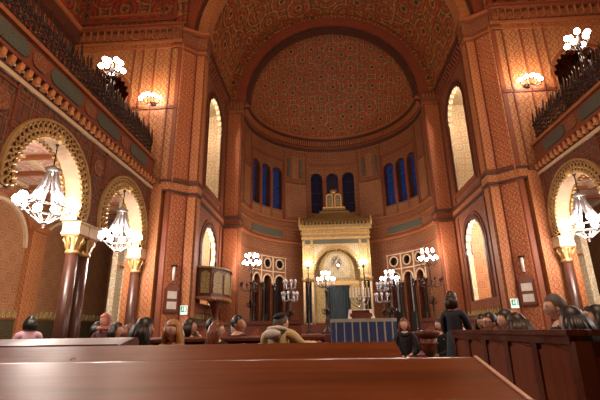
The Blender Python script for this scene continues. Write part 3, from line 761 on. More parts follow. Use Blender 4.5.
b = MB(); b.box(.0, 1.1, -.05, .0, 0, 1.02, M['boxdark']); b.box(.12, .5, -.065, -.05, .3, .92, M['boxwood']); b.box(.62, 1.0, -.065, -.05, .3, .92, M['boxwood']); b.build('end_panel', bp)
b = MB(); b.prism([(.1, -.1, 1.10), (1.2, -.1, 1.045), (1.2, -.1, 1.005), (.1, -.1, 1.06)], (0, .28, 0), M['boxdark']); b.build('book_desk', bp)
b = MB(); b.box(.35, .8, .2, 2.75, .41, .45, M['boxwood']); b.box(.4, .75, .25, 2.7, 0, .41, M['boxdark']); b.build('seat', bp)
bk = MB(); bk.box(0, 1.9, 0, .04, 0, .95, M['boxwood']); bk.box(0, 1.9, .04, .42, .41, .45, M['boxwood']); bk.box(0, 1.9, .3, .34, 0, .41, M['boxwood'])
tag(bk.build('bench', loc=(1.55, 6.15, 0)), 'plain wooden bench behind the end of the box pew', 'bench')
bk = MB(); bk.box(0, 1.9, 0, .04, 0, .95, M['boxwood']); bk.box(0, 1.9, .04, .42, .41, .45, M['boxwood']); bk.box(0, 1.9, .3, .34, 0, .41, M['boxwood'])
tag(bk.build('bench', loc=(2.0, 3.9, 0)), 'wooden bench under the person in the khaki coat', 'bench')

# ================================================================== LAMPS
def chandelier(loc, label, group=None):
    r = thing('chandelier', loc, label, 'chandelier', 0, group)      # loc = centre of the ring of globes
    b = MB(); b.tube([(0, 0, .85), (0, 0, 1.54)], .015, M['iron'], 6); b.lathe([(.03, 1.44), (.07, 1.54)], M['iron'], seg=10); b.build('hanging_rod', r)
    b = MB(); b.lathe([(.0, .70), (.08, .72), (.10, .76), (.16, .80), (.18, .86), (.13, .88), (.06, .94), (0, .95)], M['silver'], seg=16)
    b.build('crown_cap', r)
    n = 10
    b = MB()
    for i in range(n):
        q = 2 * PI * i / n; c, s = math.cos(q), math.sin(q)
        b.tube([(.1 * c, .1 * s, .78), (.16 * c, .16 * s, .5), (.3 * c, .3 * s, .2), (.46 * c, .46 * s, .02)], [.02, .035, .03, .02], M['crystal'], 5)
        b.sphere((.2 * c, .2 * s, .38), .045, M['crystal'], 6, 5); b.sphere((.34 * c, .34 * s, .14), .04, M['crystal'], 6, 5)
    b.build('glass_arms', r)
    b = MB(); b.tube([(.5 * math.cos(2 * PI * i / 24), .5 * math.sin(2 * PI * i / 24), -.1) for i in range(24)], .022, M['silver'], 5, closed=True)
    b.tube([(.3 * math.cos(2 * PI * i / 20), .3 * math.sin(2 * PI * i / 20), -.28) for i in range(20)], .015, M['iron'], 5, closed=True)
    for i in range(n):
        q = 2 * PI * i / n; b.tube([(.5 * math.cos(q), .5 * math.sin(q), -.1), (.3 * math.cos(q), .3 * math.sin(q), -.28), (.03 * math.cos(q), .03 * math.sin(q), -.46)], .014, M['silver'], 5)
    b.lathe([(0, -.56), (.04, -.53), (.03, -.48), (.07, -.46), (.04, -.42), (0, -.4)], M['iron'], seg=10)
    for i in range(n):
        q = 2 * PI * i / n; b.tube([(.5 * math.cos(q), .5 * math.sin(q), -.1), (.58 * math.cos(q), .58 * math.sin(q), -.12), (.6 * math.cos(q), .6 * math.sin(q), -.04)], .015, M['silver'], 5)
    b.build('frame_ring', r)
    for i in range(n):
        q = 2 * PI * i / n; b = MB(); b.sphere((0, 0, 0), .1, M['bulb'], 12, 8); b.build('globe', r, (.58 * math.cos(q), .58 * math.sin(q), .05))
    for i in range(2):
        light('chandelier light', (0, 0, .06 if i else -.62), P_CHAND / 2, WHITE, .3, r)
    return r
ch = chandelier((-6.9, 8.58, 3.96), 'silvery chandelier with white globes in the larger left arch, before the paired columns')
def dup(o, loc, label):
    c = copy_tree(o); c.location = loc; c['label'] = label
    return c
dup(ch, (-6.9, 12.0, 3.96), 'silvery chandelier with white globes in the smaller left arch beside the crossing pier')
dup(ch, (6.9, 12.0, 3.96), 'silvery chandelier with white globes hanging in the arch at the right edge')
dup(ch, (6.9, 8.58, 3.96), 'silvery chandelier in the nearer right arch')
dup(ch, (-6.9, 4.8, 3.96), 'added out of view chandelier in the left arch nearest the viewer')  # unseen copy, added to light the foreground from the left
dup(ch, (6.9, 4.8, 3.96), 'added out of view chandelier in the right arch nearest the viewer')  # its unseen counterpart, added for foreground light from the right
# unseen ring chandelier, added overhead to light the foreground and nave fronts
r = thing('added_chandelier', (0, 1.2, 11.0), 'added ring chandelier out of view, hung high to light the foreground', 'chandelier')
b = MB(); b.tube([(1.4 * math.cos(2 * PI * i / 40), 1.4 * math.sin(2 * PI * i / 40), 0) for i in range(40)], .05, M['silver'], 6, closed=True)
for i in range(6):
    q = PI / 3 * i; b.tube([(1.4 * math.cos(q), 1.4 * math.sin(q), 0), (.1 * math.cos(q), .1 * math.sin(q), 1.6)], .02, M['iron'], 5)
b.build('ring', r); b = MB(); b.tube([(0, 0, 1.5), (0, 0, 7.3)], .03, M['iron'], 6); b.build('hanging_rod', r)
for i in range(16):
    q = 2 * PI * i / 16; b = MB(); b.sphere((0, 0, 0), .11, M['bulb'], 10, 7); b.build('globe', r, (1.4 * math.cos(q), 1.4 * math.sin(q), .16))
light('added fill light', (0, 0, .1), P_CENTER, WARM, 1.0, r)

def gallery_lamp(loc, sd, label):
    r = thing('gallery_candelabrum', loc, label, 'lamp')
    b = MB(); b.lathe([(.12, 0), (.05, .08), (.035, .3), (.06, .5), (.03, .7), (.03, 1.35), (.07, 1.45), (.03, 1.55), (.02, 1.7)], M['bronze'], seg=10)
    for i in range(4):
        z = .3 + .3 * i; b.tube([(.03, 0, z), (.14, .05, z + .08), (.1, .05, z + .2), (.03, 0, z + .16)], .014, M['bronze'], 5); b.tube([(-.03, 0, z), (-.14, -.05, z + .08), (-.1, -.05, z + .2), (-.03, 0, z + .16)], .014, M['bronze'], 5)
    b.build('stem', r)
    n = 9
    b = MB()
    for i in range(n):
        q = 2 * PI * i / n; c, s = math.cos(q), math.sin(q); b.tube([(.02 * c, .02 * s, 1.4), (.15 * c, .15 * s, 1.3), (.26 * c, .26 * s, 1.45), (.28 * c, .28 * s, 1.62)], .013, M['bronze'], 5)
    b.build('arms', r)
    for i in range(n):
        q = 2 * PI * i / n; b = MB(); b.sphere((0, 0, 0), .085, M['bulb'], 10, 7); b.build('globe', r, (.28 * math.cos(q) * (1.12 if i % 2 else .9), .28 * math.sin(q) * (1.12 if i % 2 else .9), 1.7 - .14 * (i % 2)))
    light('candelabrum light', (0, 0, 1.95), P_LAMP, WARM, .25, r)
    return r
gallery_lamp((-6.95, 10.45, 7.38), -1, 'dark candelabrum with a bright ring of globes on the left gallery railing')
gallery_lamp((6.95, 10.5, 7.5), 1, 'dark candelabrum with a bright ring of globes on the right gallery railing')

def sconce(loc, label):
    r = thing('wall_sconce', loc, label, 'wall lamp')
    b = MB(); b.lathe([(0, 0), (.11, .0), (.12, .03), (.05, .06), (0, .08)], M['iron'], (0, 0, 0), 12, axis=(0, -1, 0)); b.tube([(0, -.05, 0), (0, -.25, -.06), (0, -.32, -.02)], .02, M['iron'], 6)
    b.build('wall_plate', r)
    P = [(-.36, -.34, 0), (-.2, -.48, .03), (0, -.54, .05), (.2, -.48, .03), (.36, -.34, 0)]
    b = MB()
    for p in P: b.tube([(0, -.3, -.04), (p[0] * .5, p[1] * .8, -.16), (p[0], p[1], -.12), (p[0], p[1], p[2])], .014, M['iron'], 5); b.lathe([(.02, -.02), (.05, .0), (.04, .01)], M['iron'], p, 8)
    b.build('arms', r)
    for p in P: b = MB(); b.sphere((0, 0, 0), .085, M['bulb'], 10, 7); b.build('globe', r, (p[0], p[1], p[2] + .09))
    light('sconce light', (0, -.62, .25), P_SCONCE, WARM, .15, r)
    return r
sconce((-7.0, 13.6, 9.5), 'five globe wall sconce on the left gallery end wall')
sconce((6.95, 13.6, 9.5), 'five globe wall sconce on the right gallery end wall')

# gallery grilles: dark pierced metal screens on the parapet
def grille(sd, label):
    r = thing('gallery_grille', (sd * 6.83, 5.0, 7.15), label, 'screen')
    for s0 in range(5):
        b = MB(); y0 = s0 * 1.69
        b.tube([(0, y0 + .02, 0.02), (0, y0 + .02, .95)], .022, M['bronze'], 5); b.tube([(0, y0, .03), (0, y0 + 1.69, .03)], .02, M['bronze'], 5); b.tube([(0, y0, .62), (0, y0 + 1.69, .62)], .016, M['bronze'], 5)
        for i in range(11):
            for j in range(5):
                y = y0 + .08 + i * .153; z = .1 + j * .15 + (.05 if i % 2 else 0)
                rr = .07 if (i + j) % 2 else .052
                b.tube([(.02 * math.sin(4 * e), y + rr * math.cos(e), z + rr * math.sin(e)) for e in [2 * PI * q / 8 for q in range(8)]], .019, M['bronze'], 4, closed=True)
                b.sphere((0, y, z), .034, M['iron'], 5, 4)
            h = .84 + .10 * ((i * 7) % 3) + .16 * abs(math.sin(i * 1.3 + s0)); y = y0 + .08 + i * .153
            b.tube([(0, y, .62), (0, y + .04, (h + .62) / 2), (0, y - .02, h), (0, y, h + .14)], [.03, .04, .03, .006], M['bronze'], 4)
            b.tube([(0, y + .075, .62), (0, y + .05, .72), (0, y + .11, .78), (0, y + .13, .68)], .015, M['bronze'], 4)
        b.build('scroll_panel', r)
    return r
grille(-1, 'dark pierced metal scroll screen along the left gallery parapet'); grille(1, 'dark pierced metal scroll screen along the right gallery parapet')

# ================================================================== ARK
ark = thing('ark', (0, 22.0, 1.0), 'gilded ark with pyramid roof crowned by stone tablets', 'ark')
def ab(name, fn, parent=ark, cuts=None, uvf=None):
    b = MB(); fn(b); return b.build(name, parent, cuts=cuts)
body = MB(); body.box(-1.78, 1.78, 0, 1.7, 0, 4.85, M['goldlt'])
arc = [(1.2 * math.cos(q), 3.16 + 1.2 * math.sin(q)) for q in [PI * i / 28 for i in range(29)]]
c1 = MB().prism([(p[0], -.2, p[1]) for p in [(1.2, -.1)] + arc + [(-1.2, -.1)]], (0, .75, 0), M['goldp'])
c2 = MB().prism([(p[0], -.1, p[1]) for p in [(-1.68, .5), (-1.38, .5), (-1.38, 2.6), (-1.68, 2.6)]], (0, .35, 0), M['vel_navy'])
c3 = MB().prism([(p[0], -.1, p[1]) for p in [(1.38, .5), (1.68, .5), (1.68, 2.6), (1.38, 2.6)]], (0, .35, 0), M['vel_navy'])
body.build('body', ark, cuts=[c1, c2, c3])
def archivolt(b):
    for r0, r1, y0, mt in ((1.21, 1.26, -.08, M['gold']), (1.28, 1.34, -.04, M['goldp'])):
        k = b.mat(mt); bb = len(b.v); A = [PI * i / 32 for i in range(33)]
        for q in A:
            for rr, y in ((r0, y0), (r1, y0), (r1, .02), (r0, .02)): b.v.append((rr * math.cos(q), y, 3.16 + rr * 1.0 * math.sin(q)))
        for i in range(32):
            for j in range(4): b.face([bb + i * 4 + j, bb + i * 4 + (j + 1) % 4, bb + i * 4 + 4 + (j + 1) % 4, bb + i * 4 + 4 + j], k)
    for i in range(25):
        q = PI * (i + .5) / 25; b.sphere((1.17 * math.cos(q), .0, 3.16 + 1.17 * math.sin(q)), .06, M['gold'], 6, 4)
ab('archivolt', archivolt)
ab('inner_arch', lambda b: (b.prism([(p[0] * .80, .40, p[1] * .86 + .50) for p in [(1.2, 2.2)] + arc + [(-1.2, 2.2)]], (0, .14, 0), M['goldp']), b.prism([(p[0] * .58, .36, p[1] * .62 + 1.42) for p in [(1.2, 2.2)] + arc + [(-1.2, 2.2)]], (0, .06, 0), M['goldlt']), b.box(-1.19, 1.19, .3, .52, 2.42, 2.62, M['gold'])))
ab('curtain', lambda b: b.grid(lambda u, v: (-.62 + 1.24 * u, .42 + .025 * math.sin(u * 60), .55 + 1.85 * v), 60, 2, M['teal']))
ab('curtain_frame', lambda b: (b.box(-1.19, -.66, .1, .52, 0, 2.45, M['goldp']), b.box(.66, 1.19, .1, .52, 0, 2.45, M['goldp']), b.box(-1.19, 1.19, .05, .5, 0, .5, M['redwood'])))
def star(b):
    for s in (0, PI):
        P = [(.24 * math.sin(s + 2 * PI * i / 3), .33, .24 * math.cos(s + 2 * PI * i / 3)) for i in range(3)]
        P = [(p[0], p[1], p[2] + 3.68) for p in P]; b.tube(P, .028, M['silver'], 6, closed=True)
    b.tube([(.27 * math.cos(q), .34, 3.68 + .27 * math.sin(q)) for q in [2 * PI * i / 20 for i in range(20)]], .015, M['silver'], 5, closed=True)
ab('star', star)
def frieze(b):
    b.box(-1.86, 1.86, -.1, 1.75, 4.85, 4.95, M['gold']); b.box(-1.82, 1.82, -.04, 1.75, 4.95, 5.12, M['goldp']); b.box(-1.88, 1.88, -.12, 1.78, 5.12, 5.18, M['gold'])
    for i in range(30): b.prism([(-1.84 + i * .124, -.1, 5.2), (-1.84 + i * .124, -.16, 5.34), (-1.84 + i * .124, -.02, 5.34)], (.07, 0, 0), M['gold'])
    b.box(-1.84, 1.84, -.06, 1.75, 5.18, 5.36, M['goldp']); b.box(-1.94, 1.94, -.2, 1.8, 5.36, 5.42, M['gold']); b.box(-1.96, 1.96, -.22, 1.82, 5.42, 5.56, M['goldp']); b.box(-2.0, 2.0, -.25, 1.84, 5.56, 5.62, M['gold'])
    b.box(-1.8, 1.8, -.03, 0, 4.52, 4.58, M['gold']); b.box(-1.74, 1.74, -.02, 0, 4.60, 4.82, M['cart'])
ab('cornice', frieze)
def pil(b):
    for s in (-1, 1):
        for x in (1.74, 1.30):
            b.box(s * (x - .07), s * (x + .07), -.07, 0, .45, 4.8, M['goldp']); b.lathe([(.08, 2.55), (.14, 2.7), (.14, 2.76)], M['gold'], (s * x, -.08, 0), 10); b.lathe([(.055, .5), (.05, 2.55)], M['stone'], (s * x, -.12, 0), 10)
        b.box(s * 1.40, s * 1.66, -.03, 0, 2.95, 4.4, M['goldp']); b.box(s * 1.22, s * 1.76, -.12, 0, 2.76, 2.86, M['gold'])
        b.lathe([(.05, .6), (.045, 2.3), (.09, 2.5), (.1, 2.55)], M['goldp'], (s * 1.53, .1, 0), 10)
    b.box(-1.9, 1.9, -.2, 0, 0, .42, M['redwood'])
ab('pilasters', pil)
def crenel(b):
    n = 21
    for i in range(n):
        x = -1.94 + 3.88 * i / (n - 1)
        b.prism([(x - .06, -.22, 5.62), (x + .06, -.22, 5.62), (x + .06, -.22, 5.74), (x + .03, -.22, 5.8), (x + .035, -.22, 5.84), (x, -.22, 5.92), (x - .035, -.22, 5.84), (x - .03, -.22, 5.8), (x - .06, -.22, 5.74)], (0, .06, 0), M['gold'])
    for s in (-1, 1):
        for i in range(9):
            y = -.1 + i * .23; b.prism([(s * 1.94, y - .06, 5.62), (s * 1.94, y + .06, 5.62), (s * 1.94, y + .05, 5.78), (s * 1.94, y, 5.92), (s * 1.94, y - .05, 5.78)], (-s * .05, 0, 0), M['gold'])
        b.lathe([(.07, 5.62), (.05, 5.8), (.07, 5.9), (.03, 6.05), (0, 6.12)], M['gold'], (s * 1.94, -.2, 0), 8)
ab('crenellation', crenel)
def roof(b):
    pr = [(1.86, 5.62), (1.6, 5.85), (1.2, 6.08), (.95, 6.28), (.84, 6.36), (.82, 6.46), (.66, 6.56), (.62, 6.7)]
    k = b.mat(M['roofm']); bb = len(b.v)
    for h, z in pr:
        hy = h * .88 * .95
        b.v += [(-h, .82 - hy, z), (h, .82 - hy, z), (h, .82 + hy, z), (-h, .82 + hy, z)]
    for i in range(len(pr) - 1):
        for j in range(4): b.face([bb + i * 4 + j, bb + i * 4 + (j + 1) % 4, bb + i * 4 + 4 + (j + 1) % 4, bb + i * 4 + 4 + j], k)
    b.box(-.62, .62, .3, 1.3, 6.66, 6.76, M['gold'])
ab('roof', roof)
def tabz(z): return 6.74 + (z - 6.98) * .86
tb = MB()
for s in (-1, 1):
    P = [(s * .03, 6.98), (s * .44, 6.98), (s * .44, 7.78)] + [(s * (.235 + .205 * math.cos(q)), 7.78 + .2 * math.sin(q)) for q in [PI * i / 12 for i in range(1, 12)]] + [(s * .03, 7.78)]
    tb.prism([(p[0], .45, tabz(p[1])) for p in P], (0, .18, 0), M['gold'])
tabs = tb.build('tablets', ark)
tb = MB()
for s in (-1, 1):
    P = [(s * .10, 7.08), (s * .37, 7.08), (s * .37, 7.72)] + [(s * (.235 + .135 * math.cos(q)), 7.72 + .14 * math.sin(q)) for q in [PI * i / 10 for i in range(1, 10)]] + [(s * .10, 7.72)]
    tb.prism([(p[0], .43, tabz(p[1])) for p in P], (0, .03, 0), M['cart'])
    for z in range(5):
        for x in (.13, .20, .27): tb.box(s * x, s * (x + .05), .42, .435, tabz(7.16 + z * .12), tabz(7.21 + z * .12), M['goldp'])
tb.build('inscription_field', tabs)
ab('crown', lambda b: (b.lathe([(.12, 7.56), (.16, 7.64), (.19, 7.76), (.12, 7.72), (.08, 7.8), (0, 7.84)], M['gold'], (0, .54, 0), 10), [b.sphere((.18 * math.cos(q), .54 + .18 * math.sin(q), 7.8), .035, M['gold'], 6, 4) for q in [2 * PI * i / 7 for i in range(7)]]))
# eternal light hanging in the arch
r = thing('hanging_lamp', (0.05, 21.5, 4.35), 'small hanging lamp before the ark arch', 'lamp')
b = MB(); b.tube([(0, 0, .2), (0, .2, 1.0)], .01, M['brass'], 5); b.lathe([(.02, -.22), (.08, -.12), (.1, 0), (.05, .12), (.02, .2)], M['silver'], seg=10); b.build('lamp_body', r)
b = MB(); b.sphere((0, 0, 0), .05, M['bulbw'], 8, 6); b.build('flame', r, (0, -.1, -.02))

def torchere(loc, h, label, nb=3, p=P_ARK, kind='stand'):
    r = thing('torchere', loc, label, 'lamp stand')
    b = MB(); b.lathe([(.2, 0), (.18, .06), (.07, .12), (.04, .3), (.06, .5), (.03, .6), (.03, h * .5), (.06, h * .52), (.03, h * .55), (.025, h - .25), (.07, h - .2), (.02, h - .12)], M['iron'], seg=12); b.build('stem', r)
    b = MB()
    for i in range(nb):
        q = 2 * PI * i / nb + .5; b.tube([(0, 0, h - .25), (.12 * math.cos(q), .12 * math.sin(q), h - .22), (.15 * math.cos(q), .15 * math.sin(q), h - .06)], .012, M['iron'], 5)
    b.build('arms', r)
    for i in range(nb):
        q = 2 * PI * i / nb + .5; b = MB(); b.sphere((0, 0, 0), .075, M['bulb'], 10, 7, (1, 1, 1.3)); b.build('globe', r, (.15 * math.cos(q), .15 * math.sin(q), h + .02))
    light('torchere light', (0, -.1, h + .2), p, (1.0, .86, .78), .1, r)
    return r
torchere((-1.50, 21.35, 1.0), 3.45, 'bright globe lamp on a dark stand at the left of the ark')
torchere((1.35, 21.35, 1.0), 3.45, 'bright globe lamp on a dark stand at the right of the ark')

def candelabrum(loc, h, tiers, label, lit=True, dark=0, p=P_CAND, stem=None, cat='candelabrum', sz=.042):
    r = thing('candelabrum', loc, label, cat); stem = stem or M['bronze']
    b = MB(); b.lathe([(.24, 0), (.22, .08), (.1, .16), (.05, .3), (.08, .45), (.04, .6), (.045, h * .4), (.09, h * .43), (.04, h * .46), (.035, h * .75), (.07, h * .78), (.03, h * .82), (.025, h)], stem, seg=12)
    for s in range(6):
        q = PI / 3 * s; c, s2 = math.cos(q), math.sin(q); z = h * .35
        b.tube([(.04 * c, .04 * s2, z), (.16 * c, .16 * s2, z + .04), (.2 * c, .2 * s2, z + .18), (.1 * c, .1 * s2, z + .22), (.08 * c, .08 * s2, z + .12)], .016, stem, 5)
    b.build('stem', r)
    bl = []
    for rad, z, n, down in tiers:
        a = MB()
        for i in range(n):
            q = 2 * PI * i / n + z; c, s2 = math.cos(q), math.sin(q)
            a.tube([(.02 * c, .02 * s2, z - .2), (rad * .55 * c, rad * .55 * s2, z - .3), (rad * c, rad * s2, z - .2), (rad * c, rad * s2, z - .08)], .013, stem if lit else M['crystal'], 5)
            a.lathe([(.02, -.1), (.045, -.08), (.02, -.06), (.018, 0)], M['crystal'] if down else stem, (rad * c, rad * s2, z), 8)
            if down: a.tube([(rad * c, rad * s2, z - .1), (rad * c * 1.02, rad * s2 * 1.02, z - .3)], [.03, .006], M['crystal'], 5)
            bl.append((rad * c, rad * s2, z + .05))
        a.lathe([(.03, z - .24), (.05, z - .2), (.03, z - .16)], stem, seg=8); a.build('arm_tier', r)
    for e, q in enumerate(bl):
        on = lit and e >= dark
        b = MB(); b.sphere((0, 0, 0), sz, M['bulb'] if on else M['bronze'] if lit else M['crystal'], 8, 6, (1, 1, 1.4)); b.build('bulb' if on else 'leaf_cup' if lit else 'glass_shade', r, q)
    if lit: light('candelabrum light', (0, 0, tiers[-1][1] + .35), p, WHITE, .12, r)
    return r
candelabrum((-.62, 17.0, 1.0), 2.1, [(.34, 2.08, 9, 1), (.16, 2.32, 5, 1)], 'bright crystal candelabrum standing left of the draped table', stem=M['iron'], p=P_CAND * 1.2)
candelabrum((1.95, 17.0, 1.0), 2.1, [(.34, 2.05, 9, 1), (.16, 2.3, 5, 1)], 'bright crystal candelabrum standing right of the draped table', stem=M['iron'], p=P_CAND * 1.2)
candelabrum((-3.98, 18.7, 1.0), 3.3, [(.5, 2.15, 7, 0), (.38, 3.1, 8, 0), (.26, 3.42, 6, 0)], 'tall dark candelabrum with white bulbs beside the left apse pier', p=P_CAND * 2.0, sz=.06, dark=7)
candelabrum((4.0, 18.7, 1.0), 3.3, [(.5, 2.15, 7, 0), (.38, 3.1, 8, 0), (.26, 3.42, 6, 0)], 'tall dark candelabrum with white bulbs beside the right apse pier', p=P_CAND * 2.0, sz=.06, dark=7)
candelabrum((-2.3, 19.6, 1.0), 2.3, [(.36, 1.75, 9, 1), (.28, 2.3, 7, 1)], 'unlit crystal candelabrum on a dark stand left of the ark', lit=False, sz=.07)
candelabrum((2.0, 19.6, 1.0), 2.2, [(.36, 1.6, 9, 1), (.24, 2.1, 6, 1)], 'unlit crystal candelabrum on a dark stand right of the ark', lit=False, sz=.07)

# ================================================================== READING TABLE
S(MB().box(-1.4, 2.4, 12.2, 14.72, 0.001, .45, M['chfloor']).build('floor_platform'))
tb = thing('draped_table', (.47, 13.55, .45), 'large reading table draped in blue striped cloth with grey top', 'table')
b = MB(); b.box(-.9, .9, -.5, .5, .0, .94, M['redwood']); b.build('table_body', tb)
def octo(hx_, hy, ch): return [(-hx_ + ch, -hy), (hx_ - ch, -hy), (hx_, -hy + ch), (hx_, hy - ch), (hx_ - ch, hy), (-hx_ + ch, hy), (-hx_, hy - ch), (-hx_, -hy + ch)]
b = MB(); b.prism([(p[0], p[1], .90) for p in octo(1.0, .6, .14)], (0, 0, .10), M['cloth_grey']); b.build('top_cloth', tb)
b = MB(); k1, k2 = b.mat(M['vel_blue']), b.mat(M['cloth_grey']); O = octo(.99, .59, .14); N = 150; per = []
tot = sum((Vector(O[i]) - Vector(O[(i + 1) % 8])).length for i in range(8))
for s in range(N):
    d = tot * s / N
    for i in range(8):
        a_, b_ = Vector(O[i]), Vector(O[(i + 1) % 8]); L = (b_ - a_).length
        if d <= L: per.append(a_ + (b_ - a_) * d / L); break
        d -= L
for s, p in enumerate(per):
    f_ = 1 + .018 * math.sin(s * 1.9); b.v += [(p.x * f_, p.y * f_, .03), (p.x * (1 + .006 * math.sin(s * 1.9)), p.y * (1 + .006 * math.sin(s * 1.9)), .91)]
for s in range(N):
    j = (s + 1) % N; b.face([2 * s, 2 * j, 2 * j + 1, 2 * s + 1], k2 if s % 6 == 0 else k1, False)
b.build('skirt', tb)
r = thing('book_stand', (.43, 13.4, 1.45), 'low wooden book stand with white cloth sides on the draped table', 'lectern')
b = MB(); b.prism([(-.34, -.16, 0), (-.34, .2, 0), (-.34, .2, .26), (-.34, -.16, .12)], (.68, 0, 0), M['redwood']); b.build('stand', r)
b = MB(); b.prism([(-.42, -.22, 0), (-.30, -.22, 0), (-.27, .1, .29), (-.36, .1, .29)], (0, .02, 0), M['white']); b.prism([(.42, -.22, 0), (.30, -.22, 0), (.27, .1, .29), (.36, .1, .29)], (0, .02, 0), M['white']); b.box(-.36, .36, .08, .22, .265, .29, M['white']); b.build('cloth', r)
r = thing('menorah', (.55, 15.0, 1.0), 'branched menorah with seven white candles behind the draped table', 'menorah')
b = MB(); b.lathe([(.2, 0), (.18, .05), (.06, .1), (.035, .3), (.05, .6), (.03, .8), (.03, 1.3)], M['silver'], seg=12)
for i in (1, 2, 3): b.tube([(.11 * i * math.cos(q), 0, 1.22 + .11 * i * math.sin(q)) for q in [PI + PI * k / 12 for k in range(13)]], .02, M['silver'], 5)
b.build('stem', r)
for i in range(-3, 4): b = MB(); b.lathe([(.03, -.02), (.035, 0), (.022, .02), (.022, .30), (.0, .32)], M['white'], seg=8); b.build('candle', r, (i * .11, 0, 1.24 + .0))
# carved wooden balustrades before the chancel
for x0, x1, lab, nm in ((-5.1, -1.5, 'carved dark wood balustrade left of the reading table', 'l'), (2.5, 5.1, 'carved dark wood balustrade right of the reading table', 'r')):
    r = thing('balustrade', ((x0 + x1) / 2, 14.55, 0), lab, 'balustrade'); hw = (x1 - x0) / 2
    b = MB(); b.box(-hw, hw, 0, .14, 0, 1.35, M['redwood']); b.build('panel_wall', r)
    b = MB(); b.box(-hw, hw, -.06, .2, 1.35, 1.47, M['boxdark']); b.box(-hw, hw, -.05, .14, 0, .2, M['boxdark']); b.build('rails', r)
    n = int(2 * hw / .6)
    for i in range(n):
        xx = -hw + (i + .5) * 2 * hw / n; b = MB(); b.prism([(xx - .22, -.03, .3), (xx + .22, -.03, .3), (xx + .22, -.03, 1.05), (xx, -.03, 1.25), (xx - .22, -.03, 1.05)], (0, .04, 0), M['boxwood']); b.build('carved_panel', r)
# carved pedestal near the seated steward
r = thing('carved_pedestal', (1.32, 8.6, 0), 'dark carved pedestal table with flared top beyond the standing woman', 'pedestal')
b = MB(); b.lathe([(.22, 0), (.2, .05), (.1, .12), (.07, .3), (.09, .5), (.06, .6)], M['boxdark'], seg=10); b.build('foot', r)
b = MB(); b.lathe([(.06, .6), (.14, .72), (.16, .82), (.17, .95)], M['redwood'], seg=10)
for i in range(10): q = 2 * PI * i / 10; b.sphere((.15 * math.cos(q), .15 * math.sin(q), .85), .035, M['redwood'], 6, 4)
b.build('carved_bowl', r); b = MB(); b.lathe([(.18, .95), (.22, 1.0), (.24, 1.06), (.21, 1.09), (0, 1.1)], M['boxdark'], seg=10); b.build('top', r)

# ================================================================== PULPIT
r = thing('pulpit', (-5.4, 16.85, 2.4), 'gilded polygonal pulpit projecting from the left chancel wall', 'pulpit')
P8 = [(.86 * math.cos(q) , 1.42 * math.sin(q)) for q in [-PI / 2 + PI * i / 6 for i in range(7)]]
P8 = [(-.08, -1.42)] + P8 + [(-.08, 1.42)]
b = MB(); b.prism([(p[0], p[1], .0) for p in P8], (0, 0, 1.08), M['redwood']); b.build('body', r)
for i in range(6):
    a_ = Vector((*P8[i + 1], 0)); b_ = Vector((*P8[i + 2], 0)); d = (b_ - a_); L = d.length; d.normalize(); n_ = Vector((d.y, -d.x, 0)); e = .07
    A_ = a_ + d * e; B_ = b_ - d * e; b = MB()
    b.prism([tuple(A_ + Vector((0, 0, .14))), tuple(B_ + Vector((0, 0, .14))), tuple(B_ + Vector((0, 0, .88))), tuple((A_ + B_) / 2 + Vector((0, 0, 1.0))), tuple(A_ + Vector((0, 0, .88)))], n_ * .04, M['goldp']); b.build('gilded_panel', r)
b = MB(); b.prism([(p[0] * 1.08, p[1] * 1.05, 1.08) for p in P8], (0, 0, .07), M['goldp']); b.prism([(p[0] * 1.06, p[1] * 1.04, -.06) for p in P8], (0, 0, .08), M['trimc'])
for i in range(1, 7):
    for k_ in range(4):
        a_ = Vector(P8[i]); b_ = Vector(P8[i + 1]); p = a_ + (b_ - a_) * (k_ + .5) / 4; b.lathe([(0, -.16), (.05, -.1), (.06, -.05)], M['gold'], (p.x, p.y, 0), 6)
b.build('mouldings', r)
b = MB(); b.lathe([(.09, -1.3), (.08, -.9), (.12, -.6), (.2, -.3), (.36, -.06)], M['trimr'], (.32, 0, 0), 12); b.build('bracket', r)
def colm(n): pass

# ================================================================== PLAQUES AND EXIT SIGNS on the pier diagonals
def plaque(loc, rz, label):
    r = thing('memorial_board', loc, label, 'plaque', rz)
    b = MB(); b.prism([(-.27, -.05, 0), (.27, -.05, 0), (.27, -.05, .78), (.12, -.05, .98), (-.12, -.05, .98), (-.27, -.05, .78)], (0, .05, 0), M['boxwood']); b.build('board', r)
    b = MB()
    for x in (-.26, .22): b.box(x, x + .04, -.075, -.04, .02, .78, M['pewwood'])
    b.box(-.26, .26, -.075, -.04, 0, .05, M['pewwood']); b.build('frame', r)
    b = MB(); b.box(-.17, .17, -.06, -.045, .12, .36, M['paper']); b.build('notice', r); b = MB(); b.box(-.17, .17, -.06, -.045, .46, .70, M['paper']); b.build('notice', r)
    return r
def tube_lamp(loc, rz, label):
    r = thing('tube_lamp', loc, label, 'lamp', rz)
    b = MB(); b.box(-.09, .09, -.12, 0, .5, .56, M['darkrec']); b.tube([(0, -.06, .0), (0, -.06, .03)], .04, M['darkrec'], 8); b.build('bracket', r)
    b = MB(); b.tube([(0, -.06, .03), (0, -.06, .5)], .045, M['paper'], 10); b.build('white_tube', r)
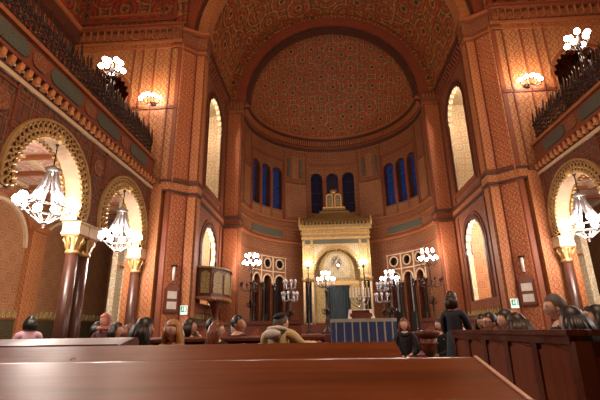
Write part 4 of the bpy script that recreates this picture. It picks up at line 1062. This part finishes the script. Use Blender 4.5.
for sd, nm in ((-1, 'left'), (1, 'right')):
    px, py = 5.83, 13.83; rz = sd * math.atan2(.5, .46) * -1
    n_ = Vector((-sd * .5, -.46, 0)).normalized()
    rzz = math.atan2(n_.x, -n_.y)
    plaque((sd * px + n_.x * .04, py + n_.y * .04, 1.76), rzz, 'wooden memorial board with two white notices on the %s crossing pier' % nm)
    tube_lamp((sd * px + n_.x * .04, py + n_.y * .04, 2.78), rzz, 'white tube lamp above the memorial board on the %s pier' % nm)
    r = thing('exit_sign', (sd * 5.42, 14.05, 1.74), 'green emergency exit sign on the %s crossing pier' % nm, 'sign', 0)
    b = MB(); b.box(-.12, .12, -.03, 0, -.03, .26, M['signw']); b.build('sign_plate', r)
    b = MB(); b.box(-.10, .10, -.04, -.03, .05, .24, M['signg']); b.build('green_field', r)
    b = MB(); b.box(.02, .07, -.046, -.04, .07, .22, M['signw']); b.sphere((-.03, -.043, .2), .016, M['signw'], 6, 4); b.tube([(-.03, -.043, .18), (-.04, -.043, .13), (-.07, -.043, .08)], .009, M['signw'], 4); b.tube([(-.04, -.043, .13), (-.01, -.043, .09)], .008, M['signw'], 4); b.tube([(-.065, -.043, .15), (-.03, -.043, .17), (.0, -.043, .14)], .007, M['signw'], 4); b.build('pictogram', r)
# carved dado along the nave side of the piers
for sd in (-1, 1):
    t = MB()
    t.box(sd * 5.95, sd * 10.4, 13.9, 14.0, 0, .01, M['dado'])
    t.box(sd * 5.46, sd * 5.5, 14.65, 18.9, 1.0, 1.62, M['dado'])
    y = 14.7
    while y < 18.8: t.prism([(sd * 5.5, y, 1.62), (sd * 5.5, y + .1, 1.85), (sd * 5.5, y + .2, 1.62)], (-sd * .04, 0, 0), M['goldp']); y += .25
    S(t.build('trim_dado'))
# ================================================================== PEOPLE
SK = plain('skin', '#cf977a', .5); SK2 = plain('skin fair', '#e0b096', .5)
LIP = plain('lips', '#8a4038', .5); EYEW = plain('eye white', '#c8beb4', .3); EYED = plain('eye dark', '#20150f', .3)
def cloth(n, c, r=.8): return plain(n, c, r)
C_BLACK = cloth('black cloth', '#15141a'); C_NAVY = cloth('navy dress', '#181d2c'); C_KHAKI = cloth('khaki jacket', '#cdb888'); C_GREYH = cloth('pale grey hood', '#cfcac4')
C_PINK = cloth('pink check shirt', '#c8a0b0'); C_WHITE = cloth('white shirt', '#cfc9c6'); C_RED = cloth('dark red jumper', '#4c2024'); C_BEIGE = cloth('beige scarf', '#a8845c'); C_BROWN = cloth('brown coat', '#4a3626'); C_OLIVE = cloth('olive coat', '#5c5440'); C_JEANS = cloth('dark trousers', '#1c2030'); C_GREEN = cloth('dark green cloth', '#2a342c')
H_BLACK = plain('black hair', '#100c0c', .45); H_BROWN = plain('dark brown hair', '#2c1810', .45); H_BLONDE = plain('dark blonde hair', '#a87840', .45); H_GREY = plain('grey hair', '#5a514a', .6); H_RED = plain('auburn hair', '#70381e', .45); H_PINK = plain('pink head scarf', '#b06860', .7)
def skin_mesh(chains, subd=1):
    """one continuous surface grown over a skeleton: nodes {name: (co, radius)}, edges"""
    nodes, edges, root = chains
    names = list(nodes); idx = {n: i for i, n in enumerate(names)}
    me = bpy.data.meshes.new('sk'); me.from_pydata([nodes[n][0] for n in names], [(idx[a], idx[b]) for a, b in edges], [])
    o = bpy.data.objects.new('sk', me); COL.objects.link(o)
    md = o.modifiers.new('s', 'SKIN'); md.use_smooth_shade = True
    sv = me.skin_vertices[0].data
    for n in names: rr = nodes[n][1]; sv[idx[n]].radius = rr if isinstance(rr, tuple) else (rr, rr); sv[idx[n]].use_root = (n == root)
    m2 = o.modifiers.new('d', 'SUBSURF'); m2.levels = subd; m2.render_levels = subd
    bpy.context.view_layer.update()
    out = bpy.data.meshes.new_from_object(o.evaluated_get(bpy.context.evaluated_depsgraph_get()))
    vs = [tuple(v.co) for v in out.vertices]; fs = [tuple(p.vertices) for p in out.polygons]
    bpy.data.objects.remove(o); bpy.data.meshes.remove(out)
    return vs, fs
def addm(b, vf, m, T=None):
    k = b.mat(m); base = len(b.v)
    for v in vf[0]: b.v.append(tuple(T @ Vector(v)) if T else v)
    for f in vf[1]: b.face([base + i for i in f], k, True)
def head_mesh(b, T, skin):
    """a head 0.235 m tall centred on the origin, facing +Y"""
    k = b.mat(skin); base = len(b.v); NU, NV = 20, 16
    def hp(a, ph):
        z = -math.cos(ph); s = math.sin(ph)
        x = .076 * s * math.cos(a); y = .096 * s * math.sin(a); zz = .118 * z
        f = max(0, math.sin(a))
        if z < 0: x *= 1 + .42 * z * (.5 + .5 * f); y *= 1 + (.10 * z if f > 0 else .40 * z)     # jaw narrows
        if f > 0:
            w_ = math.exp(-((math.cos(a)) / .22) ** 2)
            if -.38 < z < .12: y += .020 * w_ * (1 - abs(z + .17) / .29) * f            # nose
            y -= .007 * math.exp(-((abs(math.cos(a)) - .42) / .16) ** 2) * math.exp(-((z - .05) / .13) ** 2)   # eye sockets
            y += .005 * math.exp(-((z - .22) / .1) ** 2) * f                                 # brow
            y += .006 * w_ * math.exp(-((z + .58) / .08) ** 2) + .008 * w_ * math.exp(-((z + .85) / .09) ** 2)
        return (x, y, zz)
    b.v.append(tuple(T @ Vector(hp(0, 0))))
    for j in range(1, NV):
        for i in range(NU): b.v.append(tuple(T @ Vector(hp(2 * PI * i / NU, PI * j / NV))))
    b.v.append(tuple(T @ Vector(hp(0, PI)))); top = len(b.v) - 1
    for i in range(NU):
        j = (i + 1) % NU; b.face([base, base + 1 + j, base + 1 + i], k, True)
        for q in range(NV - 2): b.face([base + 1 + q * NU + i, base + 1 + q * NU + j, base + 1 + (q + 1) * NU + j, base + 1 + (q + 1) * NU + i], k, True)
        b.face([top, base + 1 + (NV - 2) * NU + i, base + 1 + (NV - 2) * NU + j], k, True)
    def sp(c, r, m, sc_=(1, 1, 1)):
        t = MB(); t.sphere((0, 0, 0), r, m, 8, 6, sc_); kk = b.mat(m); bb = len(b.v)
        for v in t.v: b.v.append(tuple(T @ (Vector(v) + Vector(c))))
        for f in t.f: b.face([bb + i for i in f], kk, True)
    for s in (-1, 1):
        sp((s * .030, .079, .006), .0125, EYEW, (1.2, .8, .7)); sp((s * .030, .0885, .006), .006, EYED); sp((s * .031, .086, .026), .012, EYED, (1.5, .35, .25))
        sp((s * .077, -.004, -.012), .026, skin, (.35, .7, 1.2))
    sp((0, .083, -.062), .017, LIP, (1.3, .45, .35))
def hair_mesh(style, m):
    b = MB()
    def shell(zcut_f, zcut_b, r=1.09, m_=m):
        k = b.mat(m_); base = len(b.v); NU, NV = 22, 10
        for i in range(NU):
            a = 2 * PI * i / NU; f = math.sin(a); zc = zcut_f if f > .55 else zcut_b if f < 0 else zcut_f * (f / .55) + (zcut_b * (1 - f / .55))
            p1 = math.acos(max(-1, min(1, zc)))
            for j in range(NV + 1):
                ph = p1 * j / NV; s = math.sin(ph); z = math.cos(ph)
                x = .080 * r * s * math.cos(a); y = .099 * r * s * math.sin(a) - .004
                if z < 0: x *= 1 + .25 * z; y *= 1 + .2 * z
                b.v.append((x, y, .122 * r * z + .002))
        for i in range(NU):
            j2 = (i + 1) % NU
            for j in range(NV): b.face([base + i * (NV + 1) + j, base + i * (NV + 1) + j + 1, base + j2 * (NV + 1) + j + 1, base + j2 * (NV + 1) + j], k, True)
    if style in ('short', 'kippah'): shell(.52, -.35)
    if style == 'bob':
        shell(.5, -.5, 1.14); 
        for q in range(15):
            a = PI * .98 + PI * 1.04 * q / 14 if True else 0
            x, y = .086 * math.cos(a), .10 * math.sin(a) - .01
            b.tube([(x * .8, y * .8, .05), (x * 1.08, y * 1.05, -.04), (x * 1.02, y, -.115), (x * .8, y * .85, -.14)], [.03, .034, .03, .012], m, 6)
    if style in ('long', 'big'):
        g = 1.22 if style == 'big' else 1.0
        shell(.5, -.6, 1.13 * (1.08 if style == 'big' else 1))
        for q in range(19):
            a = PI * .95 + PI * 1.10 * q / 18
            x, y = .086 * math.cos(a) * g, .10 * math.sin(a) * g - .008
            w_ = .008 * math.sin(q * 2.3)
            b.tube([(x * .8, y * .8, .06), (x * 1.1 + w_, y * 1.08, -.05), (x * 1.15 - w_, y * 1.05 - .01, -.16), (x * 1.0 + w_, y * .95 - .015, -.27), (x * .85, y * .8 - .01, -.33)], [.03, .036 * g, .036 * g, .03, .01], m, 6)
    if style == 'scarf':
        shell(.45, -.7, 1.16)
        b.tube([(.085 * math.cos(a), .09 * math.sin(a) + .0, -.11 - .02 * math.sin(a)) for a in [2 * PI * i / 14 for i in range(14)]], .035, m, 7, closed=True)
    return b
def person(loc, rz, label, hair=('short', H_BLACK), top=C_BLACK, low=C_JEANS, skin=SK, stand=False, k=1.0, head_rz=0, head_rx=0, arms='lap', extra=None, group=None, head_tilt=0, lean=0, dress=False, wd=1.0, dt=0, hdz=0, hdy=0):
    r = thing('person', loc, label, 'person', rz, group)
    zh = .72 if stand else .5; dz = .38 if stand else 0.0           # hips at .88 standing, .50 seated
    hz = (.93 if stand else .53)
    L = lean; h0 = hz; hz = hz + dt
    N = {'pel': ((0, 0, h0), (.13, .10)), 'abd': ((0, .01 + L * .3, hz + .18), (.115, .09)), 'che': ((0, .01 + L * .7, hz + .36), (.14, .10)), 'nb': ((0, .0 + L, hz + .48), (.07, .06)), 'nk': ((0, .015 + L, hz + .58), (.05, .05))}
    E_ = [('pel', 'abd'), ('abd', 'che'), ('che', 'nb'), ('nb', 'nk')]
    hands = {}
    for s, t in ((-1, 'l'), (1, 'r')):
        N['sh' + t] = ((s * .175, 0 + L, hz + .45), (.055, .055))
        if arms == 'lap': el, wr = (s * .23, .08 + L, hz + .17), (s * .10, .30, hz + .10)
        elif arms == 'down': el, wr = (s * .235, -.02, hz + .16), (s * .25, .06, hz - .08)
        elif arms == 'chin' and s > 0: el, wr = (.22, .24, hz + .26), (.10, .17, hz + .52)
        elif arms == 'reach' and s > 0: el, wr = (.28, .08, hz + .31), (.36, .28, hz + .34)
        else: el, wr = (s * .22, .12 + L, hz + .20), (s * .14, .34, hz + .24)
        N['el' + t] = (el, .043); N['wr' + t] = (wr, .028)
        d = (Vector(wr) - Vector(el)).normalized(); hd = Vector(wr) + d * .05; N['pa' + t] = (tuple(hd), (.034, .020)); hands[t] = (hd, d, s)
        E_ += [('nb', 'sh' + t), ('sh' + t, 'el' + t), ('el' + t, 'wr' + t), ('wr' + t, 'pa' + t)]
        if stand:
            N['hp' + t] = ((s * .09, 0, h0 - .06), .085); N['kn' + t] = ((s * .095, .01, .48), .058); N['an' + t] = ((s * .095, -.02, .09), .038); N['to' + t] = ((s * .105, .12, .035), .032)
        else:
            N['hp' + t] = ((s * .10, .05, h0 - .01), .082); N['kn' + t] = ((s * .12, .44, h0 - .01), .06); N['an' + t] = ((s * .12, .46, .09), .038); N['to' + t] = ((s * .12, .60, .035), .032)
        E_ += [('pel', 'hp' + t), ('hp' + t, 'kn' + t), ('kn' + t, 'an' + t), ('an' + t, 'to' + t)]
    b = MB(); addm(b, skin_mesh((N, E_, 'pel')), skin)
    for t, (hd, d, s) in hands.items():
        up = Vector((0, 0, 1)); side = d.cross(up)
        if side.length < .1: side = Vector((1, 0, 0))
        side.normalize(); nrm = side.cross(d).normalized()
        for i, ln in enumerate((.062, .072, .068, .052)):
            o = hd + side * (.024 - .016 * i) + d * .02
            b.tube([o, o + d * ln * .45 - nrm * .004, o + d * ln * .8 - nrm * .016, o + d * ln - nrm * .03], [.0085, .008, .0075, .005], skin, 6)
        o = hd - d * .015 + side * .025 * (-s if s < 0 else 1) ; sg = (1 if s > 0 else -1)
        o = hd - d * .02 - side * .026 * sg; b.tube([o, o + d * .025 - side * .02 * sg, o + d * .05 - side * .022 * sg - nrm * .01], [.011, .010, .006], skin, 6)
    hc = Vector((0, .03 + L + hdy, hz + .68 + hdz)); T = Matrix.Translation(hc) @ Euler((head_rx, head_tilt, head_rz)).to_matrix().to_4x4()
    head_mesh(b, T, skin)
    b.build('body', r)
    # clothes: sleeves and torso, skirt or trousers
    g = .014
    def fat(names, e, extra_r=0): return {n: (N[n][0], tuple(q + e for q in N[n][1]) if isinstance(N[n][1], tuple) else N[n][1] + e) for n in names}
    tn = ['pel', 'abd', 'che', 'nb'] + [a + t for t in 'lr' for a in ('sh', 'el', 'wr')]
    NN_ = fat(tn, g + .006); 
    for t in 'lr': a_, b_ = Vector(N['el' + t][0]), Vector(N['wr' + t][0]); NN_['wr' + t] = (tuple(a_ + (b_ - a_) * .86), .042)
    c = MB(); addm(c, skin_mesh((NN_, [('pel', 'abd'), ('abd', 'che'), ('che', 'nb')] + [(x + t, y + t) for t in 'lr' for x, y in (('sh', 'el'), ('el', 'wr'))] + [('nb', 'shl'), ('nb', 'shr')], 'pel')), top); c.build('dress' if dress else 'jacket', r)
    if dress:
        c = MB(); k_ = c.mat(low); c.lathe([(.20, .25), (.2, .5), (.19, .75), (.165, hz), (.15, hz + .2)], low, (0, 0, 0), 20); c.build('skirt', r)
    else:
        ln = ['pel'] + [a + t for t in 'lr' for a in ('hp', 'kn', 'an')]
        c = MB(); addm(c, skin_mesh((fat(ln, g), [('pel', 'hpl'), ('pel', 'hpr')] + [(x + t, y + t) for t in 'lr' for x, y in (('hp', 'kn'), ('kn', 'an'))], 'pel')), low); c.build('trousers', r)
    c = MB()
    for s in (-1, 1):
        xx = N['to' + ('l' if s < 0 else 'r')][0]; c.sphere((xx[0], xx[1] - .06, .045), .05, C_BLACK, 10, 6, (1.0, 2.4, .9))
    sh = c
    for t, s in (('l', -1), ('r', 1)):
        xx = N['to' + t][0]; q = MB(); q.sphere((xx[0], xx[1] - .06, .046), .05, C_BLACK, 10, 6, (1.0, 2.4, .9)); q.build('shoe', r)
    if hair:
        h = hair_mesh(*hair); ho = h.build('hair' if hair[0] != 'scarf' else 'head_scarf', r); ho.matrix_local = T
    if extra: extra(r, T, N, hz)
    for ch in r.children: pass
    r.scale = (k * wd, k, k)
    return r
def kippah(col):
    def f(r, T, N, hz):
        b = MB(); b.lathe([(.088, .0), (.078, .022), (.05, .04), (0, .048)], col, (0, 0, 0), 18); o = b.build('skullcap', r); o.matrix_local = T @ Matrix.Translation((0, -.03, .093)) @ Euler((.35, 0, 0)).to_matrix().to_4x4()
    return f
def hood(col):
    def f(r, T, N, hz):
        b = MB()
        b.tube([(.105 * math.cos(a), .085 * math.sin(a) - .02, hz + .515 + .02 * math.sin(-a)) for a in [2 * PI * i / 18 for i in range(18)]], .03, col, 8, closed=True)
        b.sphere((-.03, -.115, hz + .46), .085, col, 12, 8, (1.3, .5, .8)); b.build('hood', r)
        kippah(C_BLACK)(r, T, N, hz)
    return f
def shawl(col):
    def f(r, T, N, hz):
        b = MB(); b.tube([(.13 * math.cos(a), .095 * math.sin(a), hz + .49 + .02 * math.sin(3 * a)) for a in [2 * PI * i / 18 for i in range(18)]], .04, col, 8, closed=True); b.build('scarf', r)
    return f
def glasses(r, T, N, hz):
    b = MB()
    for s in (-1, 1):
        b.tube([(s * .032 + .024 * math.cos(a), .098, .006 + .018 * math.sin(a)) for a in [2 * PI * i / 10 for i in range(10)]], .0035, EYED, 5, closed=True); b.tube([(s * .054, .098, .01), (s * .078, .0, .01)], .003, EYED, 4)
    b.build('glasses', r).matrix_local = T
D = math.radians
# left block
person((-2.66, 4.62, 0), D(-15), 'person with a big cloud of black hair seen from behind', ('big', H_BLACK), C_BLACK, k=.955, head_rz=D(-45))
person((-2.36, 4.74, 0), D(175), 'woman with long blonde hair and beige scarf turned to the viewer', ('long', H_BLONDE), C_BEIGE, skin=SK2, k=.945, head_rz=D(-8), extra=shawl(C_BEIGE))
person((-1.27, 5.5, 0), D(-18), 'man in khaki jacket with pale hood and black skullcap, arm along the pew', ('kippah', H_GREY), C_KHAKI, skin=SK2, k=.955, head_rz=D(-35), arms='reach', extra=hood(C_GREYH), lean=.02, dt=.15, hdz=-.085, hdy=.05, wd=1.12)
person((-3.14, 7.62, 0), D(-10), 'dark haired person half hidden at the left end of the seated row', ('bob', H_BLACK), C_BLACK, k=1.0, head_rz=D(-50))
person((-2.80, 6.62, 0), D(-20), 'dark haired woman in black resting her chin on a hand', ('bob', H_BROWN), C_BLACK, k=1.0, skin=SK2, arms='chin', head_rz=D(-55))
person((-2.46, 6.68, 0), D(-12), 'young man in black looking towards the aisle', ('short', H_BLACK), C_BLACK, k=1.0, head_rz=D(-75))
person((-2.15, 5.8, 0), D(-10), 'woman with long auburn hair in side view', ('long', H_RED), C_BLACK, skin=SK2, k=.95, head_rz=D(-70))
person((-2.06, 6.7, 0), D(-20), 'man with black hair facing back towards the viewer', ('short', H_BLACK), C_BLACK, k=1.03, head_rz=D(-85))
person((-2.2, 7.6, 0), D(-15), 'person with dark hair and a white head scarf at the aisle end of the row', ('short', H_BLACK), C_RED, k=1.02, head_rz=D(-60), extra=lambda r, T, N, hz: (lambda b: (b.tube([(.0, -.10, .10), (.03, -.12, .0), (.02, -.11, -.10), (.0, -.08, -.16)], [.02, .045, .05, .03], C_WHITE, 8), setattr(b.build('white_scarf', r), 'matrix_local', T)))(MB()))
person((-3.98, 6.62, 0), D(-15), 'brown haired person with lit face beside the farther left column, outer one', ('bob', H_BROWN), C_BROWN, skin=SK2, k=.97, head_rz=D(-70))
person((-4.24, 7.6, 0), D(-15), 'auburn haired person with lit face next to the black haired person', ('bob', H_RED), C_BROWN, skin=SK2, k=.96, head_rz=D(-65))
person((-5.14, 8.5, 0), D(170), 'person in a dark red jumper and pink head scarf by the left columns', ('scarf', H_PINK), C_RED, k=1.14)
person((-5.78, 9.3, 0), D(-60), 'small person in a white shirt by the left columns', ('bob', H_BLACK), C_WHITE, k=1.04)
person((-7.1, 9.0, 0), D(40), 'woman in a pink shirt with dark hair far to the left', ('bob', H_BLACK), C_PINK, k=1.15, head_rx=-.1)
# centre and right
person((.97, 9.1, 0), D(165), 'person with red hair in black seated facing the viewer right of the reading table', ('bob', H_RED), C_BLACK, k=1.0, skin=SK2, extra=shawl(C_BLACK))
person((1.22, 6.42, 0), D(-30), 'woman with short dark hair in a long navy dress standing in the aisle', ('bob', H_BROWN), C_NAVY, C_NAVY, k=.95, stand=True, head_rz=D(-30), arms='front', dress=True, wd=.86)
person((1.66, 8.9, 0), D(120), 'person in black seated just behind the standing woman', ('bob', H_BROWN), C_BLACK, k=.98, skin=SK2)
person((1.5, 7.0, 0), D(100), 'person in dark cloth with the face turned left next to the standing woman', ('short', H_BROWN), C_BLACK, skin=SK2, k=1.03)
person((1.66, 6.5, 0), D(150), 'dark haired person leaning behind the box pew, second face from the standing woman', ('bob', H_BROWN), C_BROWN, skin=SK2, k=.98)
person((1.50, 5.72, 0), D(105), 'man with dark hair and glasses facing the viewer over the box pew', ('short', H_BLACK), C_GREEN, skin=SK2, k=.98, extra=glasses)
person((1.52, 5.25, 0), D(88), 'person with brown hair and flushed face beside the man with glasses', ('bob', H_BROWN), C_BROWN, skin=SK2, k=.99)
person((1.42, 4.76, 0), D(35), 'person with a broad fall of dark brown hair seen from behind in the box pew', ('big', H_BROWN), C_BLACK, k=.94)
person((1.85, 4.74, 0), D(80), 'man with grey hair in side view looking to the left', ('short', H_GREY), C_BLACK, skin=SK2, k=1.09)
person((1.46, 3.78, 0), D(45), 'woman with a large mass of dark hair at the near corner of the box pew', ('big', H_BLACK), C_BROWN, k=.95)
person((1.98, 4.25, 0), D(60), 'person in a khaki olive coat at the right edge', ('long', H_BLACK), C_OLIVE, k=.98)
person((3.1, 6.25, 0), D(90), 'person with fair face far back at the right edge', ('short', H_BROWN), C_BLACK, skin=SK2, k=1.04)
b_ = MB(); b_.box(-.3, .3, -.25, .25, .0, .44, M['redwood'])
for (x, y), lab in (((.97, 9.15), 'wooden seat under the person right of the reading table'), ((1.66, 8.98), 'wooden seat behind the standing woman'), ((-5.3, 8.62), 'wooden seat by the left columns'), ((-7.1, 9.0), 'wooden seat far to the left'), ((3.15, 6.0), 'wooden seat far back at the right')):
    tag(b_.build('stool', loc=(x, y, 0)), lab, 'seat')

# groups of look-alike things
GR = {'chandelier': 'silvery chandeliers in the arcade arches', 'arcade_column': 'columns of the side arcades', 'pew': 'wooden pews in rows', 'gallery_candelabrum': 'candelabra on the gallery railings',
      'wall_sconce': 'sconces on the gallery end walls', 'gallery_grille': 'pierced screens of the galleries', 'torchere': 'globe lamps flanking the ark', 'candelabrum': 'candelabra in the chancel',
      'memorial_board': 'memorial boards on the piers', 'tube_lamp': 'tube lamps on the piers', 'exit_sign': 'exit signs on the piers', 'balustrade': 'carved balustrades', 'stool': 'plain wooden seats', 'bench': 'plain benches', 'person': 'people seated in the pews'}
for o in list(COL.objects):
    if o.parent is None and 'label' in o:
        g = GR.get(o.name.split('.')[0])
        if g and not (o.name.startswith('person') and 'standing in the aisle' in o['label']): o['group'] = g
